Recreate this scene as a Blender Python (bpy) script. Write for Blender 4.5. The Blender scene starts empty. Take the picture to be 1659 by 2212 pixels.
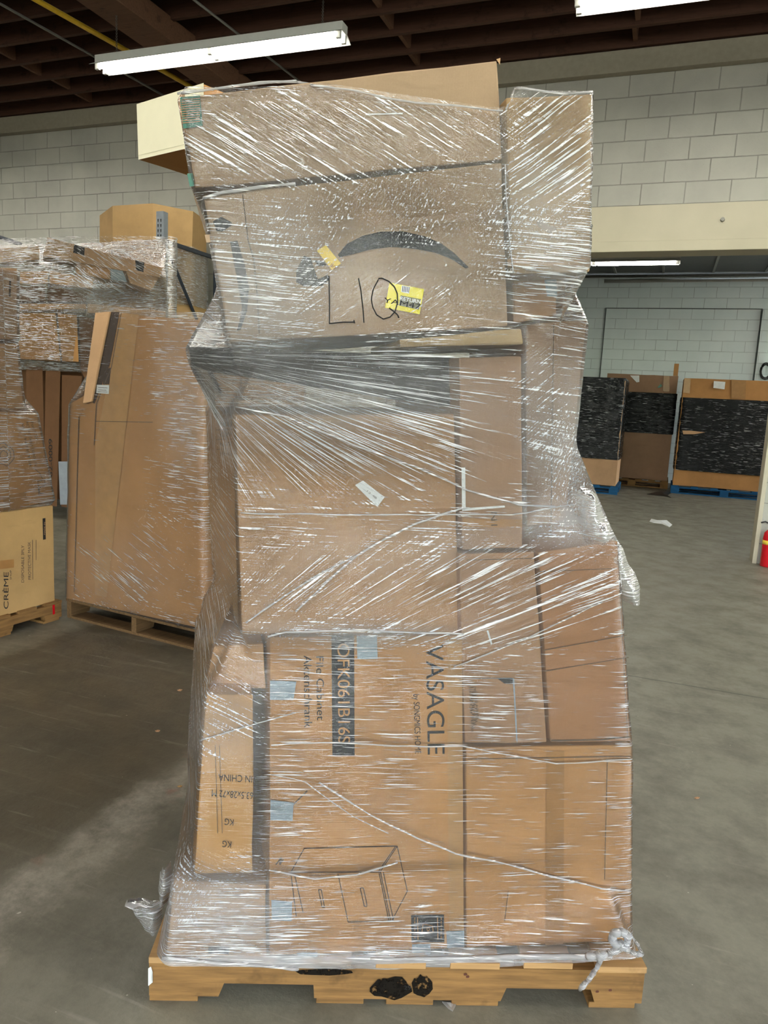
import bpy, bmesh, math, random
import numpy as np
from mathutils import Vector, Matrix, noise as mnoise
from mathutils.bvhtree import BVHTree

S = bpy.context.scene
COL = S.collection
random.seed(7)
# ------------------------------------------------------------------ camera
FPX = 1597.0
PITCH = math.radians(8.9); ROLL = 0.05; CAMH = 1.46
fw = np.array([0, math.cos(PITCH), -math.sin(PITCH)])
up0 = np.array([0, math.sin(PITCH), math.cos(PITCH)]); rt0 = np.array([1.0, 0, 0])
cu = up0 * math.cos(ROLL) - rt0 * math.sin(ROLL)
cr = rt0 * math.cos(ROLL) + up0 * math.sin(ROLL)
CP = np.array([0, 0, CAMH])
cam = bpy.data.objects.new('camera', bpy.data.cameras.new('camera'))
cam.data.sensor_fit = 'VERTICAL'; cam.data.sensor_height = 36.0
cam.data.lens = FPX / 2212 * 36.0
cam.data.clip_start = 0.05; cam.data.clip_end = 200
M = Matrix(((cr[0], cu[0], -fw[0], 0), (cr[1], cu[1], -fw[1], 0), (cr[2], cu[2], -fw[2], CAMH), (0, 0, 0, 1)))
cam.matrix_world = M
COL.objects.link(cam); S.camera = cam
# ------------------------------------------------------------------ view and daylight
S.view_settings.view_transform = 'Standard'; S.view_settings.look = 'None'
S.view_settings.exposure = 0.85; S.view_settings.gamma = 1.0; S.view_settings.use_curve_mapping = False
TUBE = 34.0          # radiance of a fluorescent tube
SKY = 15.0           # daylight outside the dock doors and windows
S.cycles.adaptive_threshold = 0.04
S.cycles.max_bounces = 7; S.cycles.diffuse_bounces = 3; S.cycles.glossy_bounces = 3
S.cycles.transparent_max_bounces = 16
S.cycles.caustics_reflective = False; S.cycles.caustics_refractive = False
S.cycles.sample_clamp_indirect = 6.0
w = bpy.data.worlds.new('daylight'); S.world = w; w.use_nodes = True
nt = w.node_tree; nt.nodes.clear()
wo = nt.nodes.new('ShaderNodeOutputWorld'); wb = nt.nodes.new('ShaderNodeBackground')
tc = nt.nodes.new('ShaderNodeTexCoord'); sx = nt.nodes.new('ShaderNodeSeparateXYZ'); cr_ = nt.nodes.new('ShaderNodeValToRGB')
nt.links.new(tc.outputs['Generated'], sx.inputs[0])
mr = nt.nodes.new('ShaderNodeMapRange'); mr.inputs[1].default_value = -0.25; mr.inputs[2].default_value = 0.45
nt.links.new(sx.outputs[2], mr.inputs[0]); nt.links.new(mr.outputs[0], cr_.inputs[0])
el = cr_.color_ramp.elements
el[0].position = 0.0; el[0].color = (.25, .25, .23, 1)
el[1].position = 1.0; el[1].color = (.72, .84, 1.0, 1)
for p_, c_ in ((.33, (.28, .30, .25, 1)), (.37, (.34, .40, .26, 1)), (.46, (.50, .56, .40, 1)), (.52, (.80, .88, 1.0, 1))):
    e_ = el.new(p_); e_.color = c_
nt.links.new(cr_.outputs[0], wb.inputs[0]); wb.inputs[1].default_value = SKY
nt.links.new(wb.outputs[0], wo.inputs[0])

# ------------------------------------------------------------------ geometry helpers
def ray(x, y): return fw + cr * (x - 829.5) / FPX - cu * (y - 1106) / FPX
def proj(P):
    d = np.asarray(P, float) - CP; z = d @ fw
    return 829.5 + FPX * (d @ cr) / z, 1106 - FPX * (d @ cu) / z, z
class Face:
    """a plane of the place; pt() gives the point of it seen at a pixel of the photograph"""
    def __init__(s, p0, n):
        s.p0 = np.array(p0, float); s.n = np.array(n, float) / np.linalg.norm(n)
        if s.n @ (CP - s.p0) < 0: s.n = -s.n
    def pt(s, x, y, off=0.0):
        r = ray(x, y); t = ((s.p0 + s.n * off - CP) @ s.n) / (r @ s.n); return CP + t * r
def floor_pt(x, y, z=0.0): return Face((0, 0, z), (0, 0, 1)).pt(x, y)
def vface(x0, y0, yaw):    # vertical plane through (x0,y0) whose front runs at yaw degrees
    a = math.radians(yaw); return Face((x0, y0, 0), (math.sin(a), -math.cos(a), 0))
W0 = np.array([2.76, 7.58, 0.0]); WD = np.array([.938, -.347, 0]); WN = np.array([.347, .938, 0])
WD /= np.linalg.norm(WD); WN /= np.linalg.norm(WN)
BYAW = math.atan2(WD[1], WD[0])
def L2W(a, b, z=0): return W0 + WD * a + WN * b + np.array([0, 0, z])
BM = Matrix.Translation(Vector(W0)) @ Matrix.Rotation(BYAW, 4, 'Z')

def new_obj(name, me, mat=None, parent=None, matrix=None):
    o = bpy.data.objects.new(name, me); COL.objects.link(o)
    if mat is not None:
        if me.materials: me.materials[0] = mat
        else: me.materials.append(mat)
    if matrix is not None: o.matrix_world = matrix
    if parent is not None:
        o.parent = parent; o.matrix_parent_inverse = parent.matrix_world.inverted()
    return o
def bm_obj(name, bm, mat, parent=None, matrix=None, smooth=False):
    bmesh.ops.recalc_face_normals(bm, faces=bm.faces)
    me = bpy.data.meshes.new(name); bm.to_mesh(me); bm.free()
    if smooth:
        for p in me.polygons: p.use_smooth = True
    return new_obj(name, me, mat, parent, matrix)
def tag(o, label=None, cat=None, group=None, kind=None):
    if label: o['label'] = label
    if cat: o['category'] = cat
    if group: o['group'] = group
    if kind: o['kind'] = kind
    return o
def empty(name, loc, yaw=0.0):
    o = bpy.data.objects.new(name, None); COL.objects.link(o); o.empty_display_size = .1
    o.matrix_world = Matrix.Translation(Vector(loc)) @ Matrix.Rotation(yaw, 4, 'Z'); return o
def add_box(bm, x0, x1, y0, y1, z0, z1, bev=0.0):
    vs = [bm.verts.new(p) for p in ((x0,y0,z0),(x1,y0,z0),(x1,y1,z0),(x0,y1,z0),(x0,y0,z1),(x1,y0,z1),(x1,y1,z1),(x0,y1,z1))]
    fs = [bm.faces.new([vs[i] for i in f]) for f in ((3,2,1,0),(4,5,6,7),(0,1,5,4),(1,2,6,5),(2,3,7,6),(3,0,4,7))]
    if bev > 0:
        es = list({e for f in fs for e in f.edges})
        bmesh.ops.bevel(bm, geom=es, offset=bev, segments=2, affect='EDGES', profile=.5)
    return vs
def struct_box(name, x0, x1, y0, y1, z0, z1, mat, matrix=BM, bev=0, kind='structure', parent=None):
    bm = bmesh.new(); add_box(bm, x0, x1, y0, y1, z0, z1, bev)
    o = bm_obj(name, bm, mat, parent, matrix)
    if kind and parent is None: o['kind'] = kind
    return o
def add_tube(bm, pts, r, seg=8, flat=1.0):
    pts = [Vector(p) for p in pts]; rings = []
    for i, p in enumerate(pts):
        t = (pts[min(i+1, len(pts)-1)] - pts[max(i-1, 0)]).normalized()
        u = t.cross(Vector((0, 0, 1)) if abs(t.z) < .9 else Vector((1, 0, 0))).normalized(); v = t.cross(u)
        rr = r[i] if isinstance(r, (list, tuple)) else r
        rings.append([bm.verts.new(p + (u * math.cos(2*math.pi*k/seg) * flat + v * math.sin(2*math.pi*k/seg)) * rr) for k in range(seg)])
    for a, b in zip(rings[:-1], rings[1:]):
        for k in range(seg): bm.faces.new((a[k], a[(k+1) % seg], b[(k+1) % seg], b[k]))
    bm.faces.new(rings[0][::-1]); bm.faces.new(rings[-1])

# ------------------------------------------------------------------ materials
class NT:
    def __init__(s, name):
        s.m = bpy.data.materials.new(name); s.m.use_nodes = True; s.t = s.m.node_tree; s.t.nodes.clear()
        s.out = s.t.nodes.new('ShaderNodeOutputMaterial')
    def n(s, typ, **kw):
        nd = s.t.nodes.new('ShaderNode' + typ)
        for k, v in kw.items():
            if k == 'i':
                for kk, vv in v.items():
                    if hasattr(vv, 'is_output'): s.t.links.new(vv, nd.inputs[kk])
                    else: nd.inputs[kk].default_value = vv
            else: setattr(nd, k, v)
        return nd
    def math(s, op, a, b=0.0, c=None, clamp=False):
        d = {0: a, 1: b}
        if c is not None: d[2] = c
        return s.n('Math', operation=op, use_clamp=clamp, i=d).outputs[0]
    def mix(s, fac, a, b): return s.n('Mix', data_type='RGBA', i={0: fac, 6: a, 7: b}).outputs[2]
    def noise(s, vec, scale, detail=3, rough=.5): return s.n('TexNoise', i={'Vector': vec, 'Scale': scale, 'Detail': detail, 'Roughness': rough}).outputs['Fac']
    def ramp(s, fac, lo, hi, a=0.0, b=1.0): return s.n('MapRange', clamp=True, i={0: fac, 1: lo, 2: hi, 3: a, 4: b}).outputs[0]
    def bsdf(s, col, rough=.6, normal=None, spec=.5, metal=0.0):
        d = {'Base Color': col, 'Roughness': rough, 'Specular IOR Level': spec, 'Metallic': metal}
        if normal is not None: d['Normal'] = normal
        b = s.n('BsdfPrincipled', i=d); s.t.links.new(b.outputs[0], s.out.inputs[0]); return b
    def bump(s, h, dist, strength=1.0): return s.n('Bump', i={'Height': h, 'Distance': dist, 'Strength': strength}).outputs[0]
def rgb(c): return (c[0], c[1], c[2], 1)
def s2l(*c): return tuple((v/255/12.92 if v/255 <= .04045 else ((v/255+.055)/1.055)**2.4) for v in c)
_plain = {}
def plain(name, col, rough=.6, spec=.5, metal=0.0, var=.08, nscale=20):
    if name in _plain: return _plain[name]
    k = NT(name); co = k.n('TexCoord').outputs['Object']
    f = k.ramp(k.noise(co, nscale, 4), .3, .7, 1-var, 1+var)
    c = k.n('VectorMath', operation='SCALE', i={0: col, 'Scale': f}).outputs[0]
    k.bsdf(c, rough, None, spec, metal); _plain[name] = k.m; return k.m
_card = {}
def cardboard(name, col):
    if name in _card: return _card[name]
    k = NT(name); co = k.n('TexCoord').outputs['Object']
    st = k.n('Mapping', i={0: co, 3: (320, 320, 6)}).outputs[0]
    fl = k.noise(st, 1, 2)                       # faint corrugation ribs
    bl = k.noise(co, 5, 4, .6); fi = k.noise(co, 300, 2)
    f = k.math('ADD', k.ramp(bl, .3, .7, .9, 1.08), k.math('MULTIPLY', k.math('SUBTRACT', fl, .5), .03))
    f = k.math('ADD', f, k.math('MULTIPLY', k.math('SUBTRACT', fi, .5), .14))
    sc = k.noise(k.n('Mapping', i={0: co, 3: (3, 3, 16)}).outputs[0], 1.5, 3, .7)
    f = k.math('MULTIPLY', f, k.ramp(sc, .62, .74, 1, .9))
    c = k.n('VectorMath', operation='SCALE', i={0: col, 'Scale': f}).outputs[0]
    k.bsdf(c, .82, k.bump(fl, .00015), .25); _card[name] = k.m; return k.m
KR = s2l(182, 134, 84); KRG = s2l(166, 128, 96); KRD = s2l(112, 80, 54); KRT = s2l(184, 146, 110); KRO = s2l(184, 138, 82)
C_STD = cardboard('kraft_cardboard', KR); C_GREY = cardboard('greyish_kraft_cardboard', KRG)
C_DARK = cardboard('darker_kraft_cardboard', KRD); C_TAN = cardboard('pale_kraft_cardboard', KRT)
C_ORG = cardboard('golden_kraft_cardboard', KRO); C_FDK = cardboard('void_shade_grey', s2l(62, 60, 60))
INK = plain('black_print', s2l(30, 30, 32), .7); INKG = plain('faded_print', s2l(96, 80, 64), .8)
MARK = plain('marker_ink', s2l(14, 13, 16), .5); WHT = plain('white_label_paper', s2l(225, 226, 224), .6)
YEL = plain('yellow_sticker', s2l(238, 222, 40), .5); YEL2 = plain('amber_sticker', s2l(240, 205, 70), .5)
TAPEB = plain('blueish_clear_tape', s2l(150, 164, 172), .25); TAPEK = plain('brown_packing_tape', s2l(158, 114, 64), .35)
TAPEL = plain('tan_packing_tape', s2l(176, 134, 86), .35); GREEN = plain('green_tape', s2l(20, 98, 76), .4)
CREAM = plain('cream_coated_board', s2l(240, 230, 200), .6, var=.02)
METALW = plain('white_enamel', s2l(205, 205, 200), .4, var=.03); STEEL = plain('galvanised_conduit', s2l(120, 118, 112), .45, metal=.4)
YPIPE = plain('yellow_gas_pipe', s2l(205, 165, 35), .5); RACKG = plain('grey_rack_steel', s2l(120, 126, 134), .45, metal=.2)
RACKD = plain('dark_rack_steel', s2l(38, 44, 54), .5); BLACK = plain('black_plastic', (.01, .01, .01), .4)
RED = plain('red_enamel', s2l(196, 22, 34), .25); CHAIN = plain('chain_steel', s2l(90, 88, 84), .4, metal=.6)
def wood(name, col, dark=.55):
    k = NT(name); co = k.n('TexCoord').outputs['Object']
    g = k.noise(k.n('Mapping', i={0: co, 3: (4, 60, 60)}).outputs[0], 1.2, 4, .65)
    st = k.noise(co, 7, 4, .7)
    c = k.mix(k.ramp(g, .35, .7), rgb(col), rgb([v*dark for v in col]))
    c = k.mix(k.ramp(st, .58, .74), c, rgb([v*.35 for v in col]))
    k.bsdf(c, .75, k.bump(g, .001), .25); return k.m
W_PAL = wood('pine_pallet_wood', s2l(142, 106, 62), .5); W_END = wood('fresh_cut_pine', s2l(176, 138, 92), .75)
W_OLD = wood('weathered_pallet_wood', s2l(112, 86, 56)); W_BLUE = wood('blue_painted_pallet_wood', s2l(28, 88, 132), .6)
def emit(name, col, st):
    k = NT(name); e = k.n('Emission', i={0: rgb(col), 1: st}); k.t.links.new(e.outputs[0], k.out.inputs[0]); return k.m
E_TUBE = emit('fluorescent_tube_glow', (1.0, .965, .87), TUBE)

def block_wall(name, col, col2, dark=.7, bumpd=.006):
    k = NT(name); co = k.n('TexCoord').outputs['Object']
    s = k.n('SeparateXYZ', i={0: co})
    xz = k.n('CombineXYZ', i={0: k.math('ADD', s.outputs[0], s.outputs[1]), 1: s.outputs[2], 2: 0.0}).outputs[0]
    wob = k.n('VectorMath', operation='SCALE', i={0: k.n('TexNoise', i={'Vector': co, 'Scale': 9.0}).outputs['Color'], 'Scale': .006}).outputs[0]
    xz = k.n('VectorMath', operation='ADD', i={0: xz, 1: wob}).outputs[0]
    br = k.n('TexBrick', offset=.5, offset_frequency=2, i={'Vector': xz, 'Color1': (1,1,1,1), 'Color2': (.9,.9,.9,1), 'Mortar': (0,0,0,1), 'Scale': 1.0,
             'Mortar Size': .005, 'Mortar Smooth': .35, 'Bias': 0.0, 'Brick Width': .406, 'Row Height': .203})
    mort = br.outputs['Fac']; nz = k.noise(co, 1.3, 5, .6); fine = k.noise(co, 60, 4, .7)
    c = k.mix(k.ramp(nz, .35, .65), rgb(col), rgb(col2))
    c = k.n('Mix', data_type='RGBA', blend_type='MULTIPLY', i={0: .25, 6: c, 7: br.outputs['Color']}).outputs[2]
    crack = k.ramp(k.noise(co, 2.2, 2), .52, .6)
    c = k.mix(k.math('MULTIPLY', mort, k.math('MULTIPLY_ADD', crack, .38, .1)), c, rgb([v*.32 for v in col]))
    pit = k.ramp(k.noise(co, 24, 2, .5), .76, .79)
    c = k.mix(k.math('MULTIPLY', pit, .6), c, rgb([v*.3 for v in col]))
    h = k.math('ADD', k.math('MULTIPLY', k.math('SUBTRACT', 1, mort), 1), k.math('MULTIPLY', fine, .35))
    k.bsdf(c, .55, k.bump(h, bumpd), .35); return k.m
WALLM = block_wall('painted_block_wall', s2l(176, 174, 164), s2l(160, 158, 150))
WALLF = block_wall('painted_far_block_wall', s2l(226, 234, 234), s2l(216, 226, 226), .7, .002)
CREAMW = plain('cream_painted_beam', s2l(182, 174, 152), .5, var=.04, nscale=3)
JOIST = wood('dark_joist_wood', s2l(76, 50, 38), .7); DECK = wood('dark_roof_deck', s2l(58, 42, 34), .6)
BEAMW = wood('brown_timber_beam', s2l(104, 74, 56), .7)
FARC = plain('grey_steel_deck', s2l(96, 98, 98), .5)

def floor_mat():
    k = NT('stained_concrete'); co = k.n('TexCoord').outputs['Object']; s = k.n('SeparateXYZ', i={0: co})
    a, b = s.outputs[0], s.outputs[1]
    n1 = k.noise(co, .7, 6, .65); n2 = k.noise(co, 4, 6, .7); n3 = k.noise(co, 45, 4, .7)
    st = k.noise(k.n('Mapping', i={0: co, 3: (1, 8, 1), 2: (0, 0, .5)}).outputs[0], 1.5, 5, .7)
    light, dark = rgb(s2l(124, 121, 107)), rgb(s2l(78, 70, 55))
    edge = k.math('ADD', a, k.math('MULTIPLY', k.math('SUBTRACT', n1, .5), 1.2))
    c = k.mix(k.ramp(edge, -1.9, -.9), dark, light)  # brighter light on the right side is painted into the floor colour
    # the pale bare strip under the rack side pallets
    bare = k.math('MULTIPLY', k.ramp(k.math('ADD', a, k.math('MULTIPLY', n2, .25)), -3.05, -2.95, 1, 0), 1.0)
    c = k.mix(bare, c, rgb(s2l(112, 107, 92)))
    c = k.mix(k.math('MULTIPLY', k.ramp(n2, .42, .68), .5), c, rgb(s2l(66, 61, 50)))
    c = k.mix(k.math('MULTIPLY', k.ramp(st, .55, .75), .3), c, rgb(s2l(136, 130, 116)))
    # worn pale line across the floor with remains of red paint
    wob = k.math('ADD', a, k.math('MULTIPLY', k.math('SUBTRACT', n2, .5), .35))
    line = k.math('MULTIPLY', k.ramp(k.math('ABSOLUTE', k.math('ADD', wob, 1.53)), .03, .12, 1, 0), k.ramp(b, -5.3, -5.7))
    c = k.mix(k.math('MULTIPLY', line, k.ramp(k.noise(co, 9, 5, .75), .35, .62, .15, .7)), c, rgb(s2l(158, 150, 136)))
    red = k.math('MULTIPLY', line, k.ramp(k.noise(co, 3.3, 3, .6), .60, .66))
    c = k.mix(k.math('MULTIPLY', red, .5), c, rgb(s2l(150, 70, 60)))
    # scuffs and specks
    sc = k.n('TexNoise', i={'Vector': k.n('Mapping', i={0: co, 3: (1.2, 14, 1), 2: (0, 0, 1.1)}).outputs[0], 'Scale': 2.0, 'Detail': 6.0}).outputs['Fac']
    c = k.mix(k.math('MULTIPLY', k.ramp(sc, .64, .7), .3), c, rgb(s2l(150, 146, 134)))
    sp = k.ramp(k.noise(co, 38, 2, .5), .765, .78)
    c = k.mix(k.math('MULTIPLY', sp, .55), c, rgb(s2l(205, 198, 180)))
    f = k.ramp(n3, .3, .7, .93, 1.07)
    c = k.n('VectorMath', operation='SCALE', i={0: c, 'Scale': f}).outputs[0]
    # saw cut joints
    for coord, at in ((b, .1), (b, -3.9), (a, 2.2)):
        j = k.ramp(k.math('ABSOLUTE', k.math('SUBTRACT', k.math('ADD', coord, k.math('MULTIPLY', n2, .02)), at)), .003, .008, 1, 0)
        c = k.mix(k.math('MULTIPLY', j, .7), c, rgb(s2l(48, 44, 38)))
    k.bsdf(c, k.ramp(n2, .3, .7, .38, .62), k.bump(k.math('ADD', n3, n2), .0015), .45); return k.m

# ------------------------------------------------------------------ stretch film material
LAYERS = ('w_flat', 'w_down', 'w_up', 'w_fan', 'w_rise', 'w_mess')
FAN_C = (-.47, 1.53); RISE_C = (-.75, .55)
def film_mat(name, black=False, gain=1.0, haze=.025, uniform=False, fs=1.0):
    k = NT(name)
    fl = k.n('Attribute', attribute_name='flow').outputs['Vector']
    lowm = k.noise(fl, 5, 3, .6)                     # patches of tighter and looser wrinkles
    warp = k.n('VectorMath', operation='SCALE', i={0: k.n('TexNoise', i={'Vector': fl, 'Scale': 7.0, 'Detail': 1.0}).outputs['Color'], 'Scale': .007}).outputs[0]
    fv = k.n('VectorMath', operation='ADD', i={0: fl, 1: warp}).outputs[0]
    tot = None
    def streak(vec, sx_, sy_, off, detail=2.5):
        v = k.n('VectorMath', operation='MULTIPLY_ADD', i={0: vec, 1: (sx_*(.6+.4*fs), sy_*fs*1.7, 1), 2: (off, off*1.7, off)}).outputs[0]
        return k.noise(v, 1, detail, .62)
    def acc(tot, attr, h):
        wv = k.n('Attribute', attribute_name=attr).outputs['Fac'] if not uniform else 1.0
        h = k.math('MULTIPLY', k.math('SUBTRACT', h, .5), wv)
        return h if tot is None else k.math('ADD', tot, h)
    def rot(deg): return k.n('VectorRotate', rotation_type='Z_AXIS', i={'Vector': fv, 'Angle': -math.radians(deg)}).outputs[0]
    tot = acc(tot, 'w_flat', streak(rot(-1.5), 9, 175, 3.1))
    if not uniform:
        tot = acc(tot, 'w_down', streak(rot(-27), 7, 140, 7.7))
        tot = acc(tot, 'w_up', streak(rot(38), 9, 150, 11.3))
        for attr, cc, ps in (('w_fan', FAN_C, 110), ('w_rise', RISE_C, 120)):
            d = k.n('VectorMath', operation='SUBTRACT', i={0: fl, 1: (cc[0], cc[1], 0)}).outputs[0]
            sp = k.n('SeparateXYZ', i={0: d}); ln = k.n('VectorMath', operation='LENGTH', i={0: d}).outputs['Value']
            an = k.math('ARCTAN2', sp.outputs[1], sp.outputs[0])
            pv = k.n('CombineXYZ', i={0: ln, 1: an, 2: 0.0}).outputs[0]
            tot = acc(tot, attr, streak(pv, 5, ps, 5.5, 3))
        tot = acc(tot, 'w_mess', k.noise(k.n('Mapping', i={0: rot(62), 3: (90, 230, 1)}).outputs[0], 1, 4, .75))
    amp = k.ramp(lowm, .32, .68, .55, 1.2)
    h = k.math('MULTIPLY', tot, amp)
    nrm = k.bump(h, .006 * gain / fs)
    fr = k.n('Fresnel', i={'IOR': 1.45, 'Normal': nrm}).outputs[0]
    fac = k.math('MULTIPLY', fr, 1.8, clamp=True)
    gl = k.n('BsdfGlossy', i={'Color': (1, 1, 1, 1), 'Roughness': .12, 'Normal': nrm}).outputs[0]
    crest = k.ramp(h, .10, .15) if black else k.ramp(h, .052, .10)                    # gathered crests of the wrinkles, thick and shiny
    gr = k.n('BsdfGlossy', i={'Color': (1, 1, 1, 1), 'Roughness': .34, 'Normal': nrm}).outputs[0]
    if black:
        base = k.n('BsdfDiffuse', i={'Color': (.004, .005, .006, 1)}).outputs[0]
        fb = k.math('MULTIPLY', fr, .8, clamp=True)
        m0 = k.n('MixShader', i={0: fb, 1: base, 2: gl}).outputs[0]
        m1 = k.n('MixShader', i={0: k.math('MULTIPLY', crest, .35), 1: m0, 2: gr}).outputs[0]
        k.t.links.new(m1, k.out.inputs[0]); return k.m
    tr = k.n('BsdfTransparent', i={'Color': (.97, .965, .96, 1)}).outputs[0]
    m1 = k.n('MixShader', i={0: fac, 1: tr, 2: gl}).outputs[0]
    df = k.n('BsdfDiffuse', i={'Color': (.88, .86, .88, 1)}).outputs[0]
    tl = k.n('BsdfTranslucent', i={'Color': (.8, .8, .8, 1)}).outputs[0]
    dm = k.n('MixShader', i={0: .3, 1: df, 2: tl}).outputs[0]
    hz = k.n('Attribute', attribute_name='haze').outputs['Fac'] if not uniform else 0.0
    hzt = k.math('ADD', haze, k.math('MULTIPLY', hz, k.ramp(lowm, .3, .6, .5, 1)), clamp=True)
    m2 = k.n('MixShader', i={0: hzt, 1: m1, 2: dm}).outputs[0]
    cm = k.n('MixShader', i={0: .33, 1: gr, 2: dm}).outputs[0]
    m3 = k.n('MixShader', i={0: k.math('MULTIPLY', crest, .8), 1: m2, 2: cm}).outputs[0]
    k.t.links.new(m3, k.out.inputs[0]); return k.m
FILM = film_mat('clear_stretch_film'); FILMB = film_mat('black_stretch_film', black=True, gain=.9, uniform=True, fs=.28); FILMS = film_mat('clear_film_of_side_stacks', fs=.55)
FILMW = film_mat('bunched_stretch_film', gain=1.0, haze=.34, uniform=True)
FILML = film_mat('loose_stretch_film', gain=1.4, haze=.16, uniform=True)
def flow_attr(me, vals, extra=None):
    at = me.attributes.new('flow', 'FLOAT_VECTOR', 'POINT'); at.data.foreach_set('vector', np.asarray(vals, np.float32).ravel())
    for kx, vv in (extra or {}).items():
        a2 = me.attributes.new(kx, 'FLOAT', 'POINT'); a2.data.foreach_set('value', np.asarray(vv, np.float32))

# ------------------------------------------------------------------ cartons, prints, labels
class Carton:
    pass
def prism(name, poly, depth, mat, parent=None, rough=.003, bev=.005, seed=0.0, cuts=5):
    """a closed carton: front outline (world points, clockwise from top left), pushed back by the depth vector"""
    bm = bmesh.new(); n = len(poly)
    f = [bm.verts.new(p) for p in poly]; b = [bm.verts.new(np.array(p) + depth) for p in poly]
    bm.faces.new(f[::-1]); bm.faces.new(b)
    for i in range(n): bm.faces.new((f[i], f[(i+1) % n], b[(i+1) % n], b[i]))
    bmesh.ops.recalc_face_normals(bm, faces=bm.faces)
    bmesh.ops.bevel(bm, geom=list(bm.edges), offset=bev, segments=2, affect='EDGES', profile=.5)
    if n == 4:
        L = [e for e in bm.edges if e.calc_length() > bev*4]
        bmesh.ops.subdivide_edges(bm, edges=L, cuts=cuts, use_grid_fill=True)
    bm.normal_update()
    for v in bm.verts:
        q = v.co * 6 + Vector((seed, seed*.7, 0))
        v.co -= v.normal * rough * (abs(mnoise.noise(q)) * 1.6 + abs(mnoise.noise(q*3)) * .6)
    cen = sum((v.co for v in bm.verts), Vector()) / len(bm.verts)
    zmin = min(v.co.z for v in bm.verts)
    o = bm_obj(name, bm, mat); org = Vector((cen.x, cen.y, zmin))
    o.data.transform(Matrix.Translation(-org)); o.matrix_world = Matrix.Translation(org)
    if parent: o.parent = parent; o.matrix_parent_inverse = parent.matrix_world.inverted()
    return o
ALLC = []
def carton(name, label, px, face, depth, dyaw, mat=None, snap=None, cat='box', group=None, **kw):
    pts = [face.pt(*p) for p in px]
    if snap is not None:
        zs = sorted(p[2] for p in pts)[:2]
        for p in pts:
            if p[2] <= zs[1] + 1e-6: p[2] = snap
    a = math.radians(dyaw); dv = np.array([-math.sin(a), math.cos(a), 0]) * depth
    o = prism(name, pts, dv, mat or C_STD, seed=len(ALLC)*3.3, **kw)
    tag(o, label, cat, group)
    c = Carton(); c.o = o; c.front = face; c.pts = pts; c.dv = dv
    nl = np.cross(dv, pts[0] - pts[3]); c.left = Face(pts[3], nl)
    c.corn = pts + [p + dv for p in pts]
    ALLC.append(c); return c
def patch(name, parent, face, px, mat, off=.0015, label=None):
    bm = bmesh.new(); vs = [bm.verts.new(face.pt(x, y, off)) for x, y in px]
    vb = [bm.verts.new(face.pt(x, y, off - .001)) for x, y in px]
    n = len(px); bm.faces.new(vs); bm.faces.new(vb[::-1])
    for i in range(n): bm.faces.new((vs[i], vs[(i+1) % n], vb[(i+1) % n], vb[i]))
    bmesh.ops.triangulate(bm, faces=[f for f in bm.faces if len(f.verts) > 4])
    o = bm_obj(name, bm, mat, parent)
    if label: o['label'] = label
    return o
def strokes(name, parent, face, lines, wpx, mat, off=.002, label=None):
    bm = bmesh.new()
    for ln in lines:
        for (x0, y0), (x1, y1) in zip(ln[:-1], ln[1:]):
            d = math.hypot(x1-x0, y1-y0) or 1; nx, ny = -(y1-y0)/d*wpx/2, (x1-x0)/d*wpx/2
            bm.faces.new([bm.verts.new(face.pt(x, y, off)) for x, y in ((x0+nx, y0+ny), (x1+nx, y1+ny), (x1-nx, y1-ny), (x0-nx, y0-ny))])
    o = bm_obj(name, bm, mat, parent)
    if label: o['label'] = label
    return o
def text(parent, face, s, A, B, hpx, mat, off=.002, name='printed_text', label=None):
    cu_ = bpy.data.curves.new('t', 'FONT'); cu_.body = s; ob = bpy.data.objects.new('t', cu_); COL.objects.link(ob)
    bpy.context.view_layer.update()
    me = bpy.data.meshes.new_from_object(ob.evaluated_get(bpy.context.evaluated_depsgraph_get()))
    COL.objects.unlink(ob); bpy.data.objects.remove(ob)
    co = np.empty(len(me.vertices)*3, np.float32); me.vertices.foreach_get('co', co); co = co.reshape(-1, 3)
    lo, hi = co.min(0), co.max(0); u = (co[:, 0]-lo[0])/(hi[0]-lo[0]); v = co[:, 1]/.7
    dx, dy = B[0]-A[0], B[1]-A[1]; L = math.hypot(dx, dy); ux, uy = dy/L*hpx, -dx/L*hpx
    a = face.pt(*A, off); ex = face.pt(*B, off) - a
    m_ = ((A[0]+B[0])/2, (A[1]+B[1])/2); ey = face.pt(m_[0]+ux, m_[1]+uy, off) - face.pt(*m_, off)
    wco = a + u[:, None]*ex + v[:, None]*ey
    me.vertices.foreach_set('co', wco.astype(np.float32).ravel()); me.update()
    o = new_obj(name, me, mat, parent)
    if label: o['label'] = label
    return o

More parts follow.
